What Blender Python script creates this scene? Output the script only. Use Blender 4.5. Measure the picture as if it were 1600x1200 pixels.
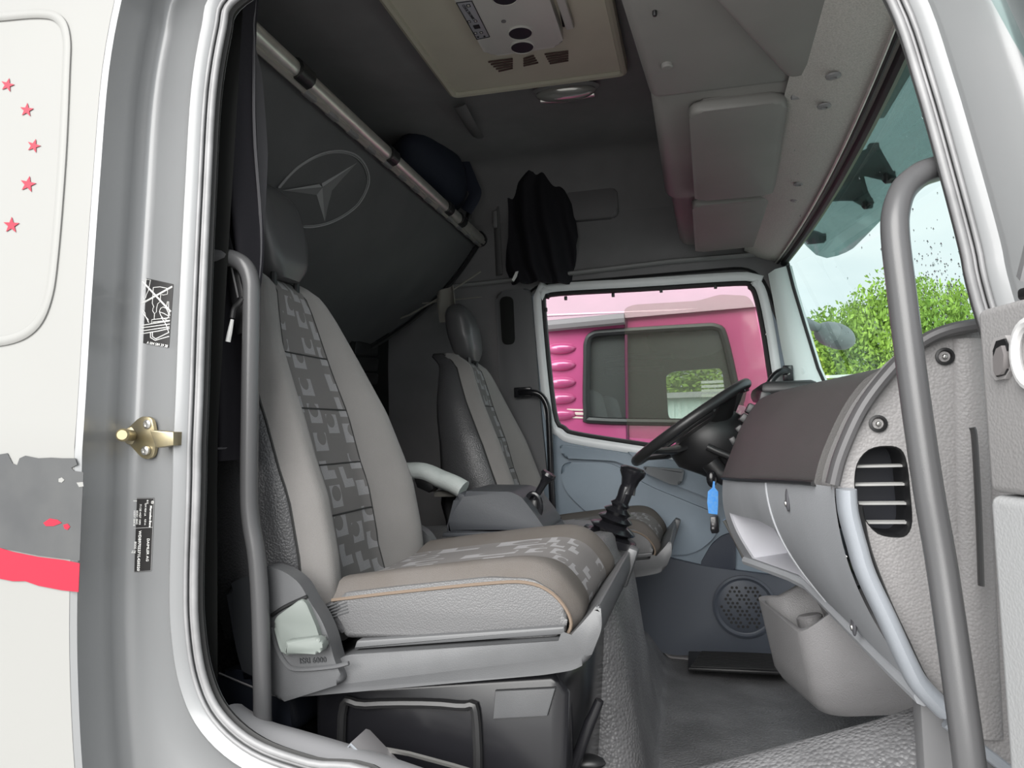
import bpy, bmesh, math, random
from mathutils import Vector, Matrix, geometry, noise
random.seed(7)
for o in list(bpy.data.objects): bpy.data.objects.remove(o)
SC = bpy.context.scene; COL = SC.collection
# ------------------------------------------------------------------ camera
# x = forward of the truck (right in the picture), y = across the cab (away), z = up; cab floor z = 0
F = 1160.0
CAM = Vector((0.0, -0.95, 0.85))
RIGHT = Vector((0.96978467, 0.24212107, -0.0299178))
UP = Vector((0.04535657, -0.05844302, 0.99725984))
FWD = Vector((-0.23970913, 0.96848428, 0.06765892))
cd = bpy.data.cameras.new('camera'); cam = bpy.data.objects.new('camera', cd); COL.objects.link(cam)
cd.sensor_width = 36; cd.lens = 36 * F / 1600; cd.clip_start = 0.02; cd.clip_end = 500
cam.matrix_world = Matrix((( RIGHT.x, UP.x, -FWD.x, CAM.x), (RIGHT.y, UP.y, -FWD.y, CAM.y), (RIGHT.z, UP.z, -FWD.z, CAM.z), (0, 0, 0, 1)))
SC.camera = cam
# ------------------------------------------------------------------ world: bright overcast sky
W = bpy.data.worlds.new('sky'); SC.world = W; W.use_nodes = True
nt = W.node_tree; nt.nodes.clear()
wo = nt.nodes.new('ShaderNodeOutputWorld'); bg = nt.nodes.new('ShaderNodeBackground')
tc = nt.nodes.new('ShaderNodeTexCoord'); mp = nt.nodes.new('ShaderNodeMapping'); mp.inputs['Scale'].default_value = (1, 1, 3.2)
nz = nt.nodes.new('ShaderNodeTexNoise'); nz.inputs['Scale'].default_value = 2.3; nz.inputs['Detail'].default_value = 5
cr = nt.nodes.new('ShaderNodeValToRGB')
cr.color_ramp.elements[0].position = .36; cr.color_ramp.elements[0].color = (.74, .81, .86, 1)
cr.color_ramp.elements[1].position = .62; cr.color_ramp.elements[1].color = (.98, .99, 1.0, 1)
nt.links.new(tc.outputs['Generated'], mp.inputs[0]); nt.links.new(mp.outputs[0], nz.inputs['Vector'])
nt.links.new(nz.outputs[0], cr.inputs[0]); nt.links.new(cr.outputs[0], bg.inputs[0]); nt.links.new(bg.outputs[0], wo.inputs[0])
bg.inputs[1].default_value = 0.85
vs = SC.view_settings; vs.view_transform = 'Standard'; vs.look = 'None'; vs.gamma = 1; vs.use_curve_mapping = False; vs.exposure = 0.69
sd = bpy.data.lights.new('veiled_sun', 'SUN'); so = bpy.data.objects.new('veiled_sun', sd); COL.objects.link(so)
sd.energy = 4.45; sd.angle = math.radians(60); sd.color = (1, .98, .95)
so.rotation_euler = Vector((.14, .85, -.53)).to_track_quat('-Z', 'Y').to_euler()

# ------------------------------------------------------------------ helpers
def ray(px, py): return RIGHT * ((px - 800) / F) - UP * ((py - 600) / F) + FWD
def at(px, py, X=None, Y=None, Z=None):
    d = ray(px, py)
    t = (X - CAM.x) / d.x if X is not None else (Y - CAM.y) / d.y if Y is not None else (Z - CAM.z) / d.z
    return CAM + d * t
def sstep(x, a, b):
    t = max(0., min(1., (x - a) / (b - a))); return t * t * (3 - 2 * t)
def lerp(a, b, t): return a + (b - a) * t
def interp(x, tab):
    if x <= tab[0][0]: return tab[0][1]
    for (a, va), (b, vb) in zip(tab, tab[1:]):
        if x <= b: return lerp(va, vb, (x - a) / (b - a))
    return tab[-1][1]
def catmull(pts, n=6, closed=False):
    P = [Vector(p) for p in pts]; out = []
    N = len(P)
    rng = range(N) if closed else range(N - 1)
    for i in rng:
        if closed: p0, p1, p2, p3 = P[i - 1], P[i], P[(i + 1) % N], P[(i + 2) % N]
        else: p0, p1, p2, p3 = P[max(i - 1, 0)], P[i], P[i + 1], P[min(i + 2, N - 1)]
        for k in range(n):
            t = k / n
            out.append(.5 * ((2 * p1) + (p2 - p0) * t + (2 * p0 - 5 * p1 + 4 * p2 - p3) * t * t + (3 * p1 - p0 - 3 * p2 + p3) * t ** 3))
    if not closed: out.append(P[-1])
    return out
def roundpoly(pts, r, n=5):
    """round the corners of a 2-D polygon"""
    out = []; N = len(pts); P = [Vector(p[:2]) for p in pts]
    for i in range(N):
        rr = r[i] if isinstance(r, (list, tuple)) else r
        a, b, c = P[i - 1], P[i], P[(i + 1) % N]
        u = (a - b); v = (c - b); lu, lv = u.length, v.length
        u.normalize(); v.normalize()
        k = min(rr, lu * .45, lv * .45)
        p, q = b + u * k, b + v * k
        for j in range(n + 1):
            t = j / n
            out.append(p * (1 - t) ** 2 + b * 2 * t * (1 - t) + q * t * t)
    return out
def offset2(poly, d):
    """outward offset of a closed 2-D polygon"""
    N = len(poly); A = sum(poly[i - 1].x * poly[i].y - poly[i].x * poly[i - 1].y for i in range(N))
    s = 1 if A > 0 else -1; out = []
    for i in range(N):
        e1 = (poly[i] - poly[i - 1]); e2 = (poly[(i + 1) % N] - poly[i])
        if e1.length < 1e-9: e1 = e2
        if e2.length < 1e-9: e2 = e1
        n1 = Vector((e1.y, -e1.x)).normalized() * s; n2 = Vector((e2.y, -e2.x)).normalized() * s
        m = (n1 + n2); m = m.normalized() if m.length > 1e-6 else n1
        out.append(poly[i] + m * (d / max(.5, m.dot(n1))))
    return out
PL = {'Y': lambda a, b, c: Vector((a, c, b)), 'X': lambda a, b, c: Vector((c, a, b)), 'Z': lambda a, b, c: Vector((a, b, c))}
class B:
    def __init__(s): s.bm = bmesh.new(); s.uv = None
    def addbm(s, b2, M=None):
        me = bpy.data.meshes.new('t'); b2.to_mesh(me); b2.free()
        if M is not None: me.transform(M)
        s.bm.from_mesh(me); bpy.data.meshes.remove(me); return s
    def box(s, c, d, rot=None, bev=0, seg=2):
        b2 = bmesh.new(); bmesh.ops.create_cube(b2, size=1)
        for v in b2.verts: v.co = Vector((v.co.x * d[0], v.co.y * d[1], v.co.z * d[2]))
        if bev: bmesh.ops.bevel(b2, geom=b2.edges[:], offset=bev, segments=seg, profile=.5, affect='EDGES')
        M = Matrix.Translation(Vector(c))
        if rot is not None: M = M @ (rot if isinstance(rot, Matrix) else Matrix.Rotation(rot[1], 4, rot[0]))
        return s.addbm(b2, M)
    def prism(s, poly, pl, a, b, bev=0, seg=2, holes=()):
        b2 = bmesh.new(); f = PL[pl]
        if holes:
            loops = [[Vector((p[0], p[1], 0)) for p in L] for L in [poly] + list(holes)]
            flat = [p for L in loops for p in L]
            tris = geometry.tessellate_polygon(loops)
            va = [b2.verts.new(f(p.x, p.y, a)) for p in flat]; vb = [b2.verts.new(f(p.x, p.y, b)) for p in flat]
            for t in tris:
                try:
                    b2.faces.new([va[i] for i in t]); b2.faces.new([vb[i] for i in reversed(t)])
                except ValueError: pass
            k = 0
            for L in loops:
                n = len(L)
                for i in range(n):
                    j = (i + 1) % n
                    b2.faces.new([va[k + i], va[k + j], vb[k + j], vb[k + i]])
                k += n
        else:
            va = [b2.verts.new(f(p[0], p[1], a)) for p in poly]; vb = [b2.verts.new(f(p[0], p[1], b)) for p in poly]
            fa = b2.faces.new(va); fb = b2.faces.new(vb[::-1]); n = len(poly)
            for i in range(n): b2.faces.new([va[i], va[(i + 1) % n], vb[(i + 1) % n], vb[i]])
            if bev:
                es = list(set(fa.edges[:] + fb.edges[:]))
                bmesh.ops.bevel(b2, geom=es, offset=bev, segments=seg, profile=.5, affect='EDGES')
        bmesh.ops.recalc_face_normals(b2, faces=b2.faces[:])
        return s.addbm(b2)
    def loft(s, secs, closed=True, caps=True, loop=False):
        vs_ = [[s.bm.verts.new(Vector(p)) for p in sec] for sec in secs]; n = len(secs[0]); fs = []
        m = len(secs)
        for i in range(m if loop else m - 1):
            for j in range(n if closed else n - 1):
                k = (j + 1) % n; i2 = (i + 1) % m
                try: fs.append(s.bm.faces.new([vs_[i][j], vs_[i][k], vs_[i2][k], vs_[i2][j]]))
                except ValueError: pass
        if closed and caps and not loop:
            fs.append(s.bm.faces.new(vs_[0][::-1])); fs.append(s.bm.faces.new(vs_[-1]))
        if closed: bmesh.ops.recalc_face_normals(s.bm, faces=fs)
        return s
    def tube(s, pts, r, seg=10, closed=False, caps=True, flat=None, upv=None):
        P = [Vector(p) for p in pts]; N = len(P); secs = []
        prev = None
        for i in range(N):
            if closed: t = P[(i + 1) % N] - P[i - 1]
            else: t = P[min(i + 1, N - 1)] - P[max(i - 1, 0)]
            t.normalize()
            if upv is not None: a = Vector(upv) - t * t.dot(Vector(upv))
            elif prev is None:
                a = Vector((0, 0, 1)) if abs(t.z) < .9 else Vector((1, 0, 0)); a = a - t * t.dot(a)
            else: a = prev - t * t.dot(prev)
            if a.length < 1e-6: a = t.orthogonal()
            a.normalize(); prev = a; b = t.cross(a)
            rr = r[i] if isinstance(r, (list, tuple)) else r
            ra, rb = (rr, rr) if flat is None else (rr * flat[0], rr * flat[1])
            secs.append([P[i] + a * (math.cos(2 * math.pi * k / seg) * ra) + b * (math.sin(2 * math.pi * k / seg) * rb) for k in range(seg)])
        return s.loft(secs, True, caps, closed)
    def lathe(s, prof, o, axis=(0, 0, 1), seg=20, caps=True, sx=1, ref=None):
        ax = Vector(axis).normalized(); a = ax.orthogonal().normalized() if ref is None else (Vector(ref) - ax * ax.dot(Vector(ref))).normalized()
        b = ax.cross(a); o = Vector(o)
        secs = [[o + ax * h + a * (math.cos(2 * math.pi * k / seg) * r * sx) + b * (math.sin(2 * math.pi * k / seg) * r) for k in range(seg)] for r, h in prof]
        return s.loft(secs, True, caps)
    def ell(s, c, r, seg=20, rings=12, rot=None):
        b2 = bmesh.new(); bmesh.ops.create_uvsphere(b2, u_segments=seg, v_segments=rings, radius=1)
        M = Matrix.Translation(Vector(c))
        if rot is not None: M = M @ (rot if isinstance(rot, Matrix) else Matrix.Rotation(rot[1], 4, rot[0]))
        M = M @ Matrix.Diagonal((r[0], r[1], r[2], 1))
        return s.addbm(b2, M)
    def grid(s, fn, nu, nv, uvfn=None, skip=None):
        V = [[s.bm.verts.new(Vector(fn(i / nu, j / nv))) for j in range(nv + 1)] for i in range(nu + 1)]
        L = s.bm.loops.layers.uv.verify() if uvfn else None
        for i in range(nu):
            for j in range(nv):
                if skip and skip((i + .5) / nu, (j + .5) / nv): continue
                f = s.bm.faces.new([V[i][j], V[i + 1][j], V[i + 1][j + 1], V[i][j + 1]])
                if L:
                    for lp, (a, b) in zip(f.loops, ((i, j), (i + 1, j), (i + 1, j + 1), (i, j + 1))): lp[L].uv = uvfn(a / nu, b / nv)
        return s
    def poly3(s, pts):
        s.bm.faces.new([s.bm.verts.new(Vector(p)) for p in pts]); return s
    def solid(s, t):
        bmesh.ops.recalc_face_normals(s.bm, faces=s.bm.faces[:])
        bmesh.ops.solidify(s.bm, geom=s.bm.faces[:], thickness=t); return s
def setp(o, label=None, cat=None, group=None, kind=None):
    if label: o['label'] = label
    if cat: o['category'] = cat
    if group: o['group'] = group
    if kind: o['kind'] = kind
    return o
def obj(name, b, m, parent=None, label=None, cat=None, kind=None, group=None, sharp=38, smooth=True):
    me = bpy.data.meshes.new(name); b.bm.to_mesh(me); b.bm.free()
    me.materials.append(m)
    if smooth:
        me.shade_smooth(); me.set_sharp_from_angle(angle=math.radians(sharp))
    o = bpy.data.objects.new(name, me); COL.objects.link(o)
    if parent is not None:
        o.parent = parent; o.matrix_parent_inverse = Matrix.Translation(-ROOTLOC.get(parent.name, Vector()))
    return setp(o, label, cat, group, kind)
ROOTLOC = {}
def thing(name, label, cat, loc=(0, 0, 0), group=None, kind=None):
    e = bpy.data.objects.new(name, None); COL.objects.link(e); e.location = loc; e.empty_display_size = .05
    ROOTLOC[e.name] = Vector(loc)
    return setp(e, label, cat, group, kind)
def copy_tree(o, parent=None, move=Vector()):
    c = o.copy(); COL.objects.link(c)
    if parent is None: c.location = o.location + move
    else:
        inv = o.matrix_parent_inverse.copy(); c.parent = parent; c.matrix_parent_inverse = inv
    for ch in list(o.children): copy_tree(ch, c)
    return c
def text(name, body, size, M, m, parent, extrude=.0003, align='LEFT', bold=0):
    cu = bpy.data.curves.new('txt', 'FONT'); cu.body = body; cu.size = size; cu.extrude = extrude; cu.align_x = align; cu.offset = bold; cu.resolution_u = 2
    to = bpy.data.objects.new('txt', cu); COL.objects.link(to)
    dg = bpy.context.evaluated_depsgraph_get(); me = bpy.data.meshes.new_from_object(to.evaluated_get(dg)); bpy.data.objects.remove(to); bpy.data.curves.remove(cu)
    me.transform(M); me.materials.clear(); me.materials.append(m)
    o = bpy.data.objects.new(name, me); COL.objects.link(o); o.parent = parent
    o.matrix_parent_inverse = Matrix.Translation(-ROOTLOC.get(parent.name, Vector())); return o
def frame(o, x, y):
    """matrix with local x, y axes along the given world vectors"""
    x = Vector(x).normalized(); y = Vector(y); y = (y - x * x.dot(y)).normalized(); z = x.cross(y)
    return Matrix(((x.x, y.x, z.x, o[0]), (x.y, y.y, z.y, o[1]), (x.z, y.z, z.z, o[2]), (0, 0, 0, 1)))

# ------------------------------------------------------------------ materials
def mat(name, c, rough=.5, metal=0, bump=None, coat=0, var=0, vscale=6, spec=.5, sheen=0, c2=None):
    """bump = (kind, scale, strength); var = tonal wear; c2 = second colour of the mottling"""
    m = bpy.data.materials.new(name); m.use_nodes = True; t = m.node_tree; p = t.nodes['Principled BSDF']
    p.inputs['Base Color'].default_value = (*c, 1); p.inputs['Roughness'].default_value = rough; p.inputs['Metallic'].default_value = metal
    p.inputs['Coat Weight'].default_value = coat; p.inputs['Coat Roughness'].default_value = .08; p.inputs['Specular IOR Level'].default_value = spec
    p.inputs['Sheen Weight'].default_value = sheen
    tcn = t.nodes.new('ShaderNodeTexCoord')
    if var or c2:
        n = t.nodes.new('ShaderNodeTexNoise'); n.inputs['Scale'].default_value = vscale; n.inputs['Detail'].default_value = 4
        r = t.nodes.new('ShaderNodeValToRGB'); r.color_ramp.elements[0].position = .32; r.color_ramp.elements[1].position = .68
        lo = c2 if c2 else tuple(x * (1 - var) for x in c); hi = c if c2 else tuple(min(1, x * (1 + var)) for x in c)
        r.color_ramp.elements[0].color = (*lo, 1); r.color_ramp.elements[1].color = (*hi, 1)
        t.links.new(tcn.outputs['Object'], n.inputs['Vector']); t.links.new(n.outputs[0], r.inputs[0]); t.links.new(r.outputs[0], p.inputs['Base Color'])
    if bump:
        k, sc, st = bump[:3]
        if k == 'leather':
            n = t.nodes.new('ShaderNodeTexVoronoi'); n.inputs['Scale'].default_value = sc; n.feature = 'F1'; src = n.outputs['Distance']
        elif k == 'weave':
            n = t.nodes.new('ShaderNodeTexNoise'); n.inputs['Scale'].default_value = sc; n.inputs['Detail'].default_value = 1; src = n.outputs[0]
        else:
            n = t.nodes.new('ShaderNodeTexNoise'); n.inputs['Scale'].default_value = sc; n.inputs['Detail'].default_value = 3; src = n.outputs[0]
        t.links.new(tcn.outputs['Object'], n.inputs['Vector'])
        bn = t.nodes.new('ShaderNodeBump'); bn.inputs['Strength'].default_value = st; bn.inputs['Distance'].default_value = bump[3] if len(bump) > 3 else .003
        if k == 'leather': bn.invert = True
        t.links.new(src, bn.inputs['Height']); t.links.new(bn.outputs[0], p.inputs['Normal'])
    return m
def glass(name, tint, refl=.5, haze=0, hazecol=(.8, .8, .8)):
    m = bpy.data.materials.new(name); m.use_nodes = True; t = m.node_tree; t.nodes.clear()
    o = t.nodes.new('ShaderNodeOutputMaterial'); tr = t.nodes.new('ShaderNodeBsdfTransparent'); tr.inputs[0].default_value = (*tint, 1)
    gl = t.nodes.new('ShaderNodeBsdfGlossy'); gl.inputs['Roughness'].default_value = .02
    fr = t.nodes.new('ShaderNodeFresnel'); fr.inputs[0].default_value = 1.45
    mm = t.nodes.new('ShaderNodeMath'); mm.operation = 'MULTIPLY'; mm.inputs[1].default_value = refl; t.links.new(fr.outputs[0], mm.inputs[0])
    mx = t.nodes.new('ShaderNodeMixShader'); t.links.new(mm.outputs[0], mx.inputs[0])
    last = tr
    if haze:
        df = t.nodes.new('ShaderNodeBsdfDiffuse'); df.inputs[0].default_value = (*hazecol, 1); mh = t.nodes.new('ShaderNodeMixShader'); mh.inputs[0].default_value = haze
        tl = t.nodes.new('ShaderNodeBsdfTranslucent'); tl.inputs[0].default_value = (*hazecol, 1); ma = t.nodes.new('ShaderNodeMixShader'); ma.inputs[0].default_value = .5
        t.links.new(df.outputs[0], ma.inputs[1]); t.links.new(tl.outputs[0], ma.inputs[2])
        t.links.new(tr.outputs[0], mh.inputs[1]); t.links.new(ma.outputs[0], mh.inputs[2]); last = mh
    t.links.new(last.outputs[0], mx.inputs[1]); t.links.new(gl.outputs[0], mx.inputs[2]); t.links.new(mx.outputs[0], o.inputs[0])
    return m
def pattern_fabric(name, c1, c2, cell):
    """dark weave printed with paler blocks, Ls and discs; UV in metres"""
    m = bpy.data.materials.new(name); m.use_nodes = True; t = m.node_tree; p = t.nodes['Principled BSDF']; N = t.nodes.new; Lk = t.links.new
    p.inputs['Roughness'].default_value = .9; p.inputs['Specular IOR Level'].default_value = .2
    def mth(op, a, b=None):
        n = N('ShaderNodeMath'); n.operation = op
        for i, x in enumerate((a, b)):
            if x is None: continue
            if isinstance(x, (int, float)): n.inputs[i].default_value = x
            else: Lk(x, n.inputs[i])
        return n.outputs[0]
    tcn = N('ShaderNodeTexCoord'); sp = N('ShaderNodeSeparateXYZ'); Lk(tcn.outputs['UV'], sp.inputs[0])
    u = mth('MULTIPLY', sp.outputs[0], 1 / cell[0]); v0 = mth('MULTIPLY', sp.outputs[1], 1 / cell[1])
    v = mth('ADD', v0, mth('MULTIPLY', mth('FLOOR', u), .37))
    cb = N('ShaderNodeCombineXYZ'); Lk(mth('FLOOR', u), cb.inputs[0]); Lk(mth('FLOOR', v), cb.inputs[1])
    wn = N('ShaderNodeTexWhiteNoise'); wn.noise_dimensions = '2D'; Lk(cb.outputs[0], wn.inputs['Vector'])
    rs = N('ShaderNodeSeparateColor'); Lk(wn.outputs['Color'], rs.inputs[0]); r1, r2, r3 = rs.outputs[0], rs.outputs[1], rs.outputs[2]
    fu, fv = mth('FRACT', u), mth('FRACT', v)
    lo = mth('MULTIPLY', r3, .22)
    rect = mth('MULTIPLY', mth('MULTIPLY', mth('GREATER_THAN', fu, lo), mth('LESS_THAN', fu, .88)), mth('MULTIPLY', mth('GREATER_THAN', fv, .12), mth('LESS_THAN', fv, mth('ADD', .68, lo))))
    rect = mth('MULTIPLY', rect, mth('GREATER_THAN', r1, .15))
    du, dv = mth('SUBTRACT', fu, mth('ADD', .25, mth('MULTIPLY', r2, .5))), mth('SUBTRACT', fv, .6)
    circ = mth('LESS_THAN', mth('ADD', mth('MULTIPLY', du, du), mth('MULTIPLY', dv, dv)), .075)
    circ = mth('MULTIPLY', circ, mth('GREATER_THAN', r2, .22))
    lcut = mth('MULTIPLY', mth('MULTIPLY', mth('GREATER_THAN', fu, .5), mth('GREATER_THAN', fv, .42)), mth('LESS_THAN', r2, .22))
    mask = mth('MULTIPLY', rect, mth('MULTIPLY', mth('SUBTRACT', 1, circ), mth('SUBTRACT', 1, lcut)))
    nn = N('ShaderNodeTexNoise'); nn.inputs['Scale'].default_value = 700; Lk(tcn.outputs['Object'], nn.inputs['Vector'])
    mask = mth('MULTIPLY', mask, mth('ADD', .2, mth('MULTIPLY', nn.outputs[0], 1.2)))
    mx = N('ShaderNodeMix'); mx.data_type = 'RGBA'; mx.inputs[6].default_value = (*c1, 1); mx.inputs[7].default_value = (*c2, 1); Lk(mask, mx.inputs[0]); Lk(mx.outputs[2], p.inputs['Base Color'])
    bn = N('ShaderNodeBump'); bn.inputs['Strength'].default_value = .35; bn.inputs['Distance'].default_value = .002; Lk(nn.outputs[0], bn.inputs['Height']); Lk(bn.outputs[0], p.inputs['Normal'])
    return m
SILVER = mat('silver_paint', (0.225, 0.23, 0.235), .36, .18, coat=.25, var=.03, vscale=3)
WHITE = mat('white_paint', (0.265, 0.265, 0.256), .45, 0, coat=.0, var=.02, vscale=2, spec=.3)
RUBBER = mat('seal_rubber', (0.22, 0.22, 0.225), .42, spec=.5, var=.15, vscale=20)
BLACK = mat('black_plastic', (.012, .012, .013), .4, var=.2, vscale=15)
BLACKS = mat('black_satin_coat', (.022, .022, .023), .36, bump=('noise', 900, .05))
BLACKG = mat('black_gloss_plastic', (.010, .010, .012), .22)
MAT_RUB = mat('grained_rubber_mat', (0.155, 0.155, 0.16), .42, bump=('leather', 150, .75, .0035), var=.22, vscale=7, spec=.45)
HEAD = mat('dark_headliner', (0.2, 0.195, 0.2), .95, bump=('weave', 300, .15), var=.08, spec=.15)
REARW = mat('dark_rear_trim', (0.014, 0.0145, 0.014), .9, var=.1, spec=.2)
OVER = mat('overhead_vinyl', (0.195, 0.188, 0.18), .55, bump=('noise', 250, .06), var=.05)
HEADER = mat('speckled_header_trim', (0.5, 0.49, 0.46), .7, bump=('noise', 500, .3), c2=(.36, .35, .33), vscale=350)
DOORP = mat('blue_grey_door_plastic', (0.2, 0.25, 0.3), .5, bump=('noise', 400, .08), var=.05)
DOORD = mat('dark_blue_grey_plastic', (0.065, 0.075, 0.095), .5, bump=('noise', 400, .08))
FRAMEG = mat('pale_grey_window_frame', (0.76, 0.78, 0.79), .4, var=.05)
APIL = mat('pale_blue_grey_pillar', (0.74, 0.82, 0.81), .5, bump=('noise', 300, .05))
DASHB = mat('charcoal_dash_skin', (0.065, 0.062, 0.061), .55, bump=('leather', 500, .12), var=.06)
DASHG = mat('mid_grey_dash_plastic', (0.36, 0.37, 0.39), .5, bump=('leather', 420, .1), var=.06)
DASHL = mat('pale_grey_glove_lining', (.50, .50, .54), .5, var=.03)
ENDP = mat('mauve_grey_grained_panel', (0.27, 0.262, 0.262), .5, bump=('leather', 260, .3), var=.04)
SILM = mat('satin_silver_moulding', (0.3, 0.32, 0.35), .42, .1, bump=('noise', 600, .1))
GREYM = mat('dark_grey_moulding', (0.2, 0.195, 0.2), .5)
BINM = mat('grey_bin_plastic', (0.26, 0.255, 0.26), .42, bump=('leather', 380, .22), var=.08)
SEATF = mat('charcoal_seat_weave', (0.215, 0.206, 0.2), .95, bump=('weave', 900, .4), var=.06, spec=.15, sheen=.2)
SEATC = mat('worn_dimmed_brown_grey_weave', (.135, .124, .117), .95, bump=('weave', 900, .4), c2=(.115, .102, .092), vscale=9, spec=.15)  # worn brownish cloth, darkened further to tame the bright light on the cushion
SEATP = pattern_fabric('patterned_seat_weave', (.16, .152, .15), (.31, .305, .313), (.062, .060))
SEATL = mat('charcoal_leatherette', (0.058, 0.058, 0.061), .36, bump=('leather', 260, .25), spec=.5)
SEATE = mat('leatherette_edge', (0.125, 0.125, 0.128), .38, bump=('leather', 380, .22), spec=.5)
SEATB = mat('seat_base_plastic', (0.09, 0.092, 0.096), .42, bump=('noise', 500, .1), var=.08, vscale=12)
LEVER = mat('sage_grey_plastic', (0.17, 0.19, 0.178), .42, var=.03)
STITCH = mat('stitch_thread', (.03, .03, .03), .8)
CURT = mat('black_curtain_cloth', (.014, .013, .017), .8, bump=('noise', 90, .2), spec=.3)
CURTG = mat('grey_curtain_lining', (.10, .097, .105), .85)
BUNK = mat('bunk_cover_cloth', (0.09, 0.09, 0.093), .9, bump=('weave', 500, .25), var=.06, spec=.2)
PRINT = mat('grey_print', (.24, .24, .245), .8)
ALU = mat('brushed_aluminium', (0.66, 0.64, 0.6), .35, .75, var=.08, vscale=30)
NAVY = mat('navy_cloth', (.014, .018, .034), .8, bump=('noise', 60, .3))
BEIGE = mat('beige_roof_panel', (0.6, 0.57, 0.47), .6, var=.04)
UNIT = mat('pale_unit_plastic', (0.62, 0.61, 0.58), .5, var=.03)
VENTD = mat('vent_dark', (.012, .014, .022), .5)
BROWN = mat('brown_slot', (.07, .04, .035), .8)
LENS = mat('clear_lamp_lens', (.42, .42, .40), .12, .55)
CHROME = mat('worn_steel', (.55, .54, .52), .28, .9)
ZINC = mat('yellow_zinc', (.42, .35, .20), .36, .85, c2=(.28, .25, .18), vscale=25)
STICK = mat('black_sticker', (.02, .019, .019), .4)
INK = mat('white_print', (.82, .82, .80), .6)
RED = mat('red_vinyl', (0.36, 0.012, 0.034), .35)
GREYV = mat('grey_vinyl', (0.055, 0.057, 0.06), .5, c2=(.075, .077, .078), vscale=14)
WHITEC = mat('white_cover_cloth', (.72, .76, .74), .8, bump=('weave', 300, .3), c2=(.6, .64, .62), vscale=20)
BLUE = mat('blue_tag', (.02, .27, .80), .35, c2=(.10, .33, .72), vscale=160)
KHAKI = mat('grey_rag_cloth', (.20, .19, .17), .9)
WGL = glass('windscreen_glass', (0.68, 0.80, 0.785), .10)
DGL = glass('side_glass', (.93, .97, .96), .0)
PLEX = glass('scratched_plastic_sheet', (.86, .86, .82), .0, .05, (.75, .72, .62))
VIS = glass('smoked_visor_plastic', (0.5, 0.6, 0.585), .35, .07, (.55, .65, .62))
WATER = glass('water_drop', (.96, .98, .98), 1.2)
PURP = mat('magenta_paint', (0.46, 0.07, 0.2), .28, .1, coat=.8, var=.04)
PURPL = mat('faded_magenta_paint', (0.24, 0.085, 0.15), .35, 0, coat=.5, var=.05)
DUST = mat('dark_gutter_rubber', (.20, .18, .19), .7)
LEAF = mat('spring_leaf', (0.3, 0.43, 0.075), .6, c2=(.13, .24, .04), vscale=1.2, spec=.2)
BARK = mat('grey_bark', (.12, .10, .08), .9)
FENCE = mat('weathered_fence_rail', (.40, .43, .38), .7)
ASPH = mat('yard_gravel', (0.46, 0.45, 0.43), .9, c2=(.36, .35, .34), vscale=3, bump=('noise', 30, .5))
GRASS = mat('verge_grass', (.14, .25, .05), .9, c2=(.10, .18, .04), vscale=5)
WAGON = mat('pale_green_sheet', (.62, .74, .74), .5)
# ================================================================== SETTING
def tumble(z): return .10 * max(0., z - .85)
def atS(px, py, off=0.):
    y = off
    for _ in range(4):
        p = at(px, py, Y=y); y = off + tumble(p.z)
    return p
# ---- near door opening (measured on the body side), the cab side round it
AP = [(358, 0), (345, 40), (329, 140), (320, 300), (312, 480), (304, 700), (299, 900), (301, 985), (313, 1060), (340, 1118), (395, 1165), (480, 1196), (600, 1225)]
ap = [atS(*p) for p in AP]; ap = [Vector((p.x, p.z)) for p in ap]
ap += [Vector((-.25, .24)), Vector((-.05, .10)), Vector((.15, .06)), Vector((.33, .06)), Vector((.375, .12)), Vector((.378, .4)), Vector((.362, .75))]
apr = [atS(*p) for p in [(1531, 470), (1512, 385), (1483, 275), (1442, 130), (1397, 0)]]
ap += [Vector((p.x, p.z)) for p in apr]
ap += [Vector((.215, 1.52)), Vector((.13, 1.64)), Vector((-.10, 1.70)), Vector((-.40, 1.70)), Vector((-.56, 1.68)), Vector((-.63, 1.61))]
APC = [Vector(v[:2]) for v in catmull([(p.x, p.y, 0) for p in ap], 5, True)]
def ringY(d, y): return [Vector((p.x, y + tumble(p.y), p.y)) for p in offset2(APC, d)]
# the door leaf's outline lies further out and lower
def outer(d, y):
    out = []
    for p in offset2(APC, .112):
        q = p.copy()
        if q.x < 0 and q.y < .62: q.y = .62 - (.62 - q.y) * 1.9; q.x = min(q.x, lerp(q.x, -.81, sstep(q.y, -.6, .5)))
        out.append(q)
    out = offset2(out, d)
    return [Vector((p.x, y + tumble(p.y), p.y)) for p in out]
b = B()
secs = [ringY(.004, .035), ringY(.010, .02), ringY(.014, .008), ringY(.018, .004), ringY(.027, -.001), ringY(.033, -.004), ringY(.040, .002), ringY(.046, .010), ringY(.098, .010)]
secs += [outer(.0, .008), outer(.006, .002), outer(.010, -.020), outer(.006, -.032), outer(.008, -.042), outer(.006, -.074), outer(.002, -.088), outer(.012, -.092)]
b.loft(secs, True, False)
body = obj('wall_near', b, SILVER, kind='structure', label='silver painted cab side around the open doorway with pillar and jamb', cat='cab side', sharp=60)
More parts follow.
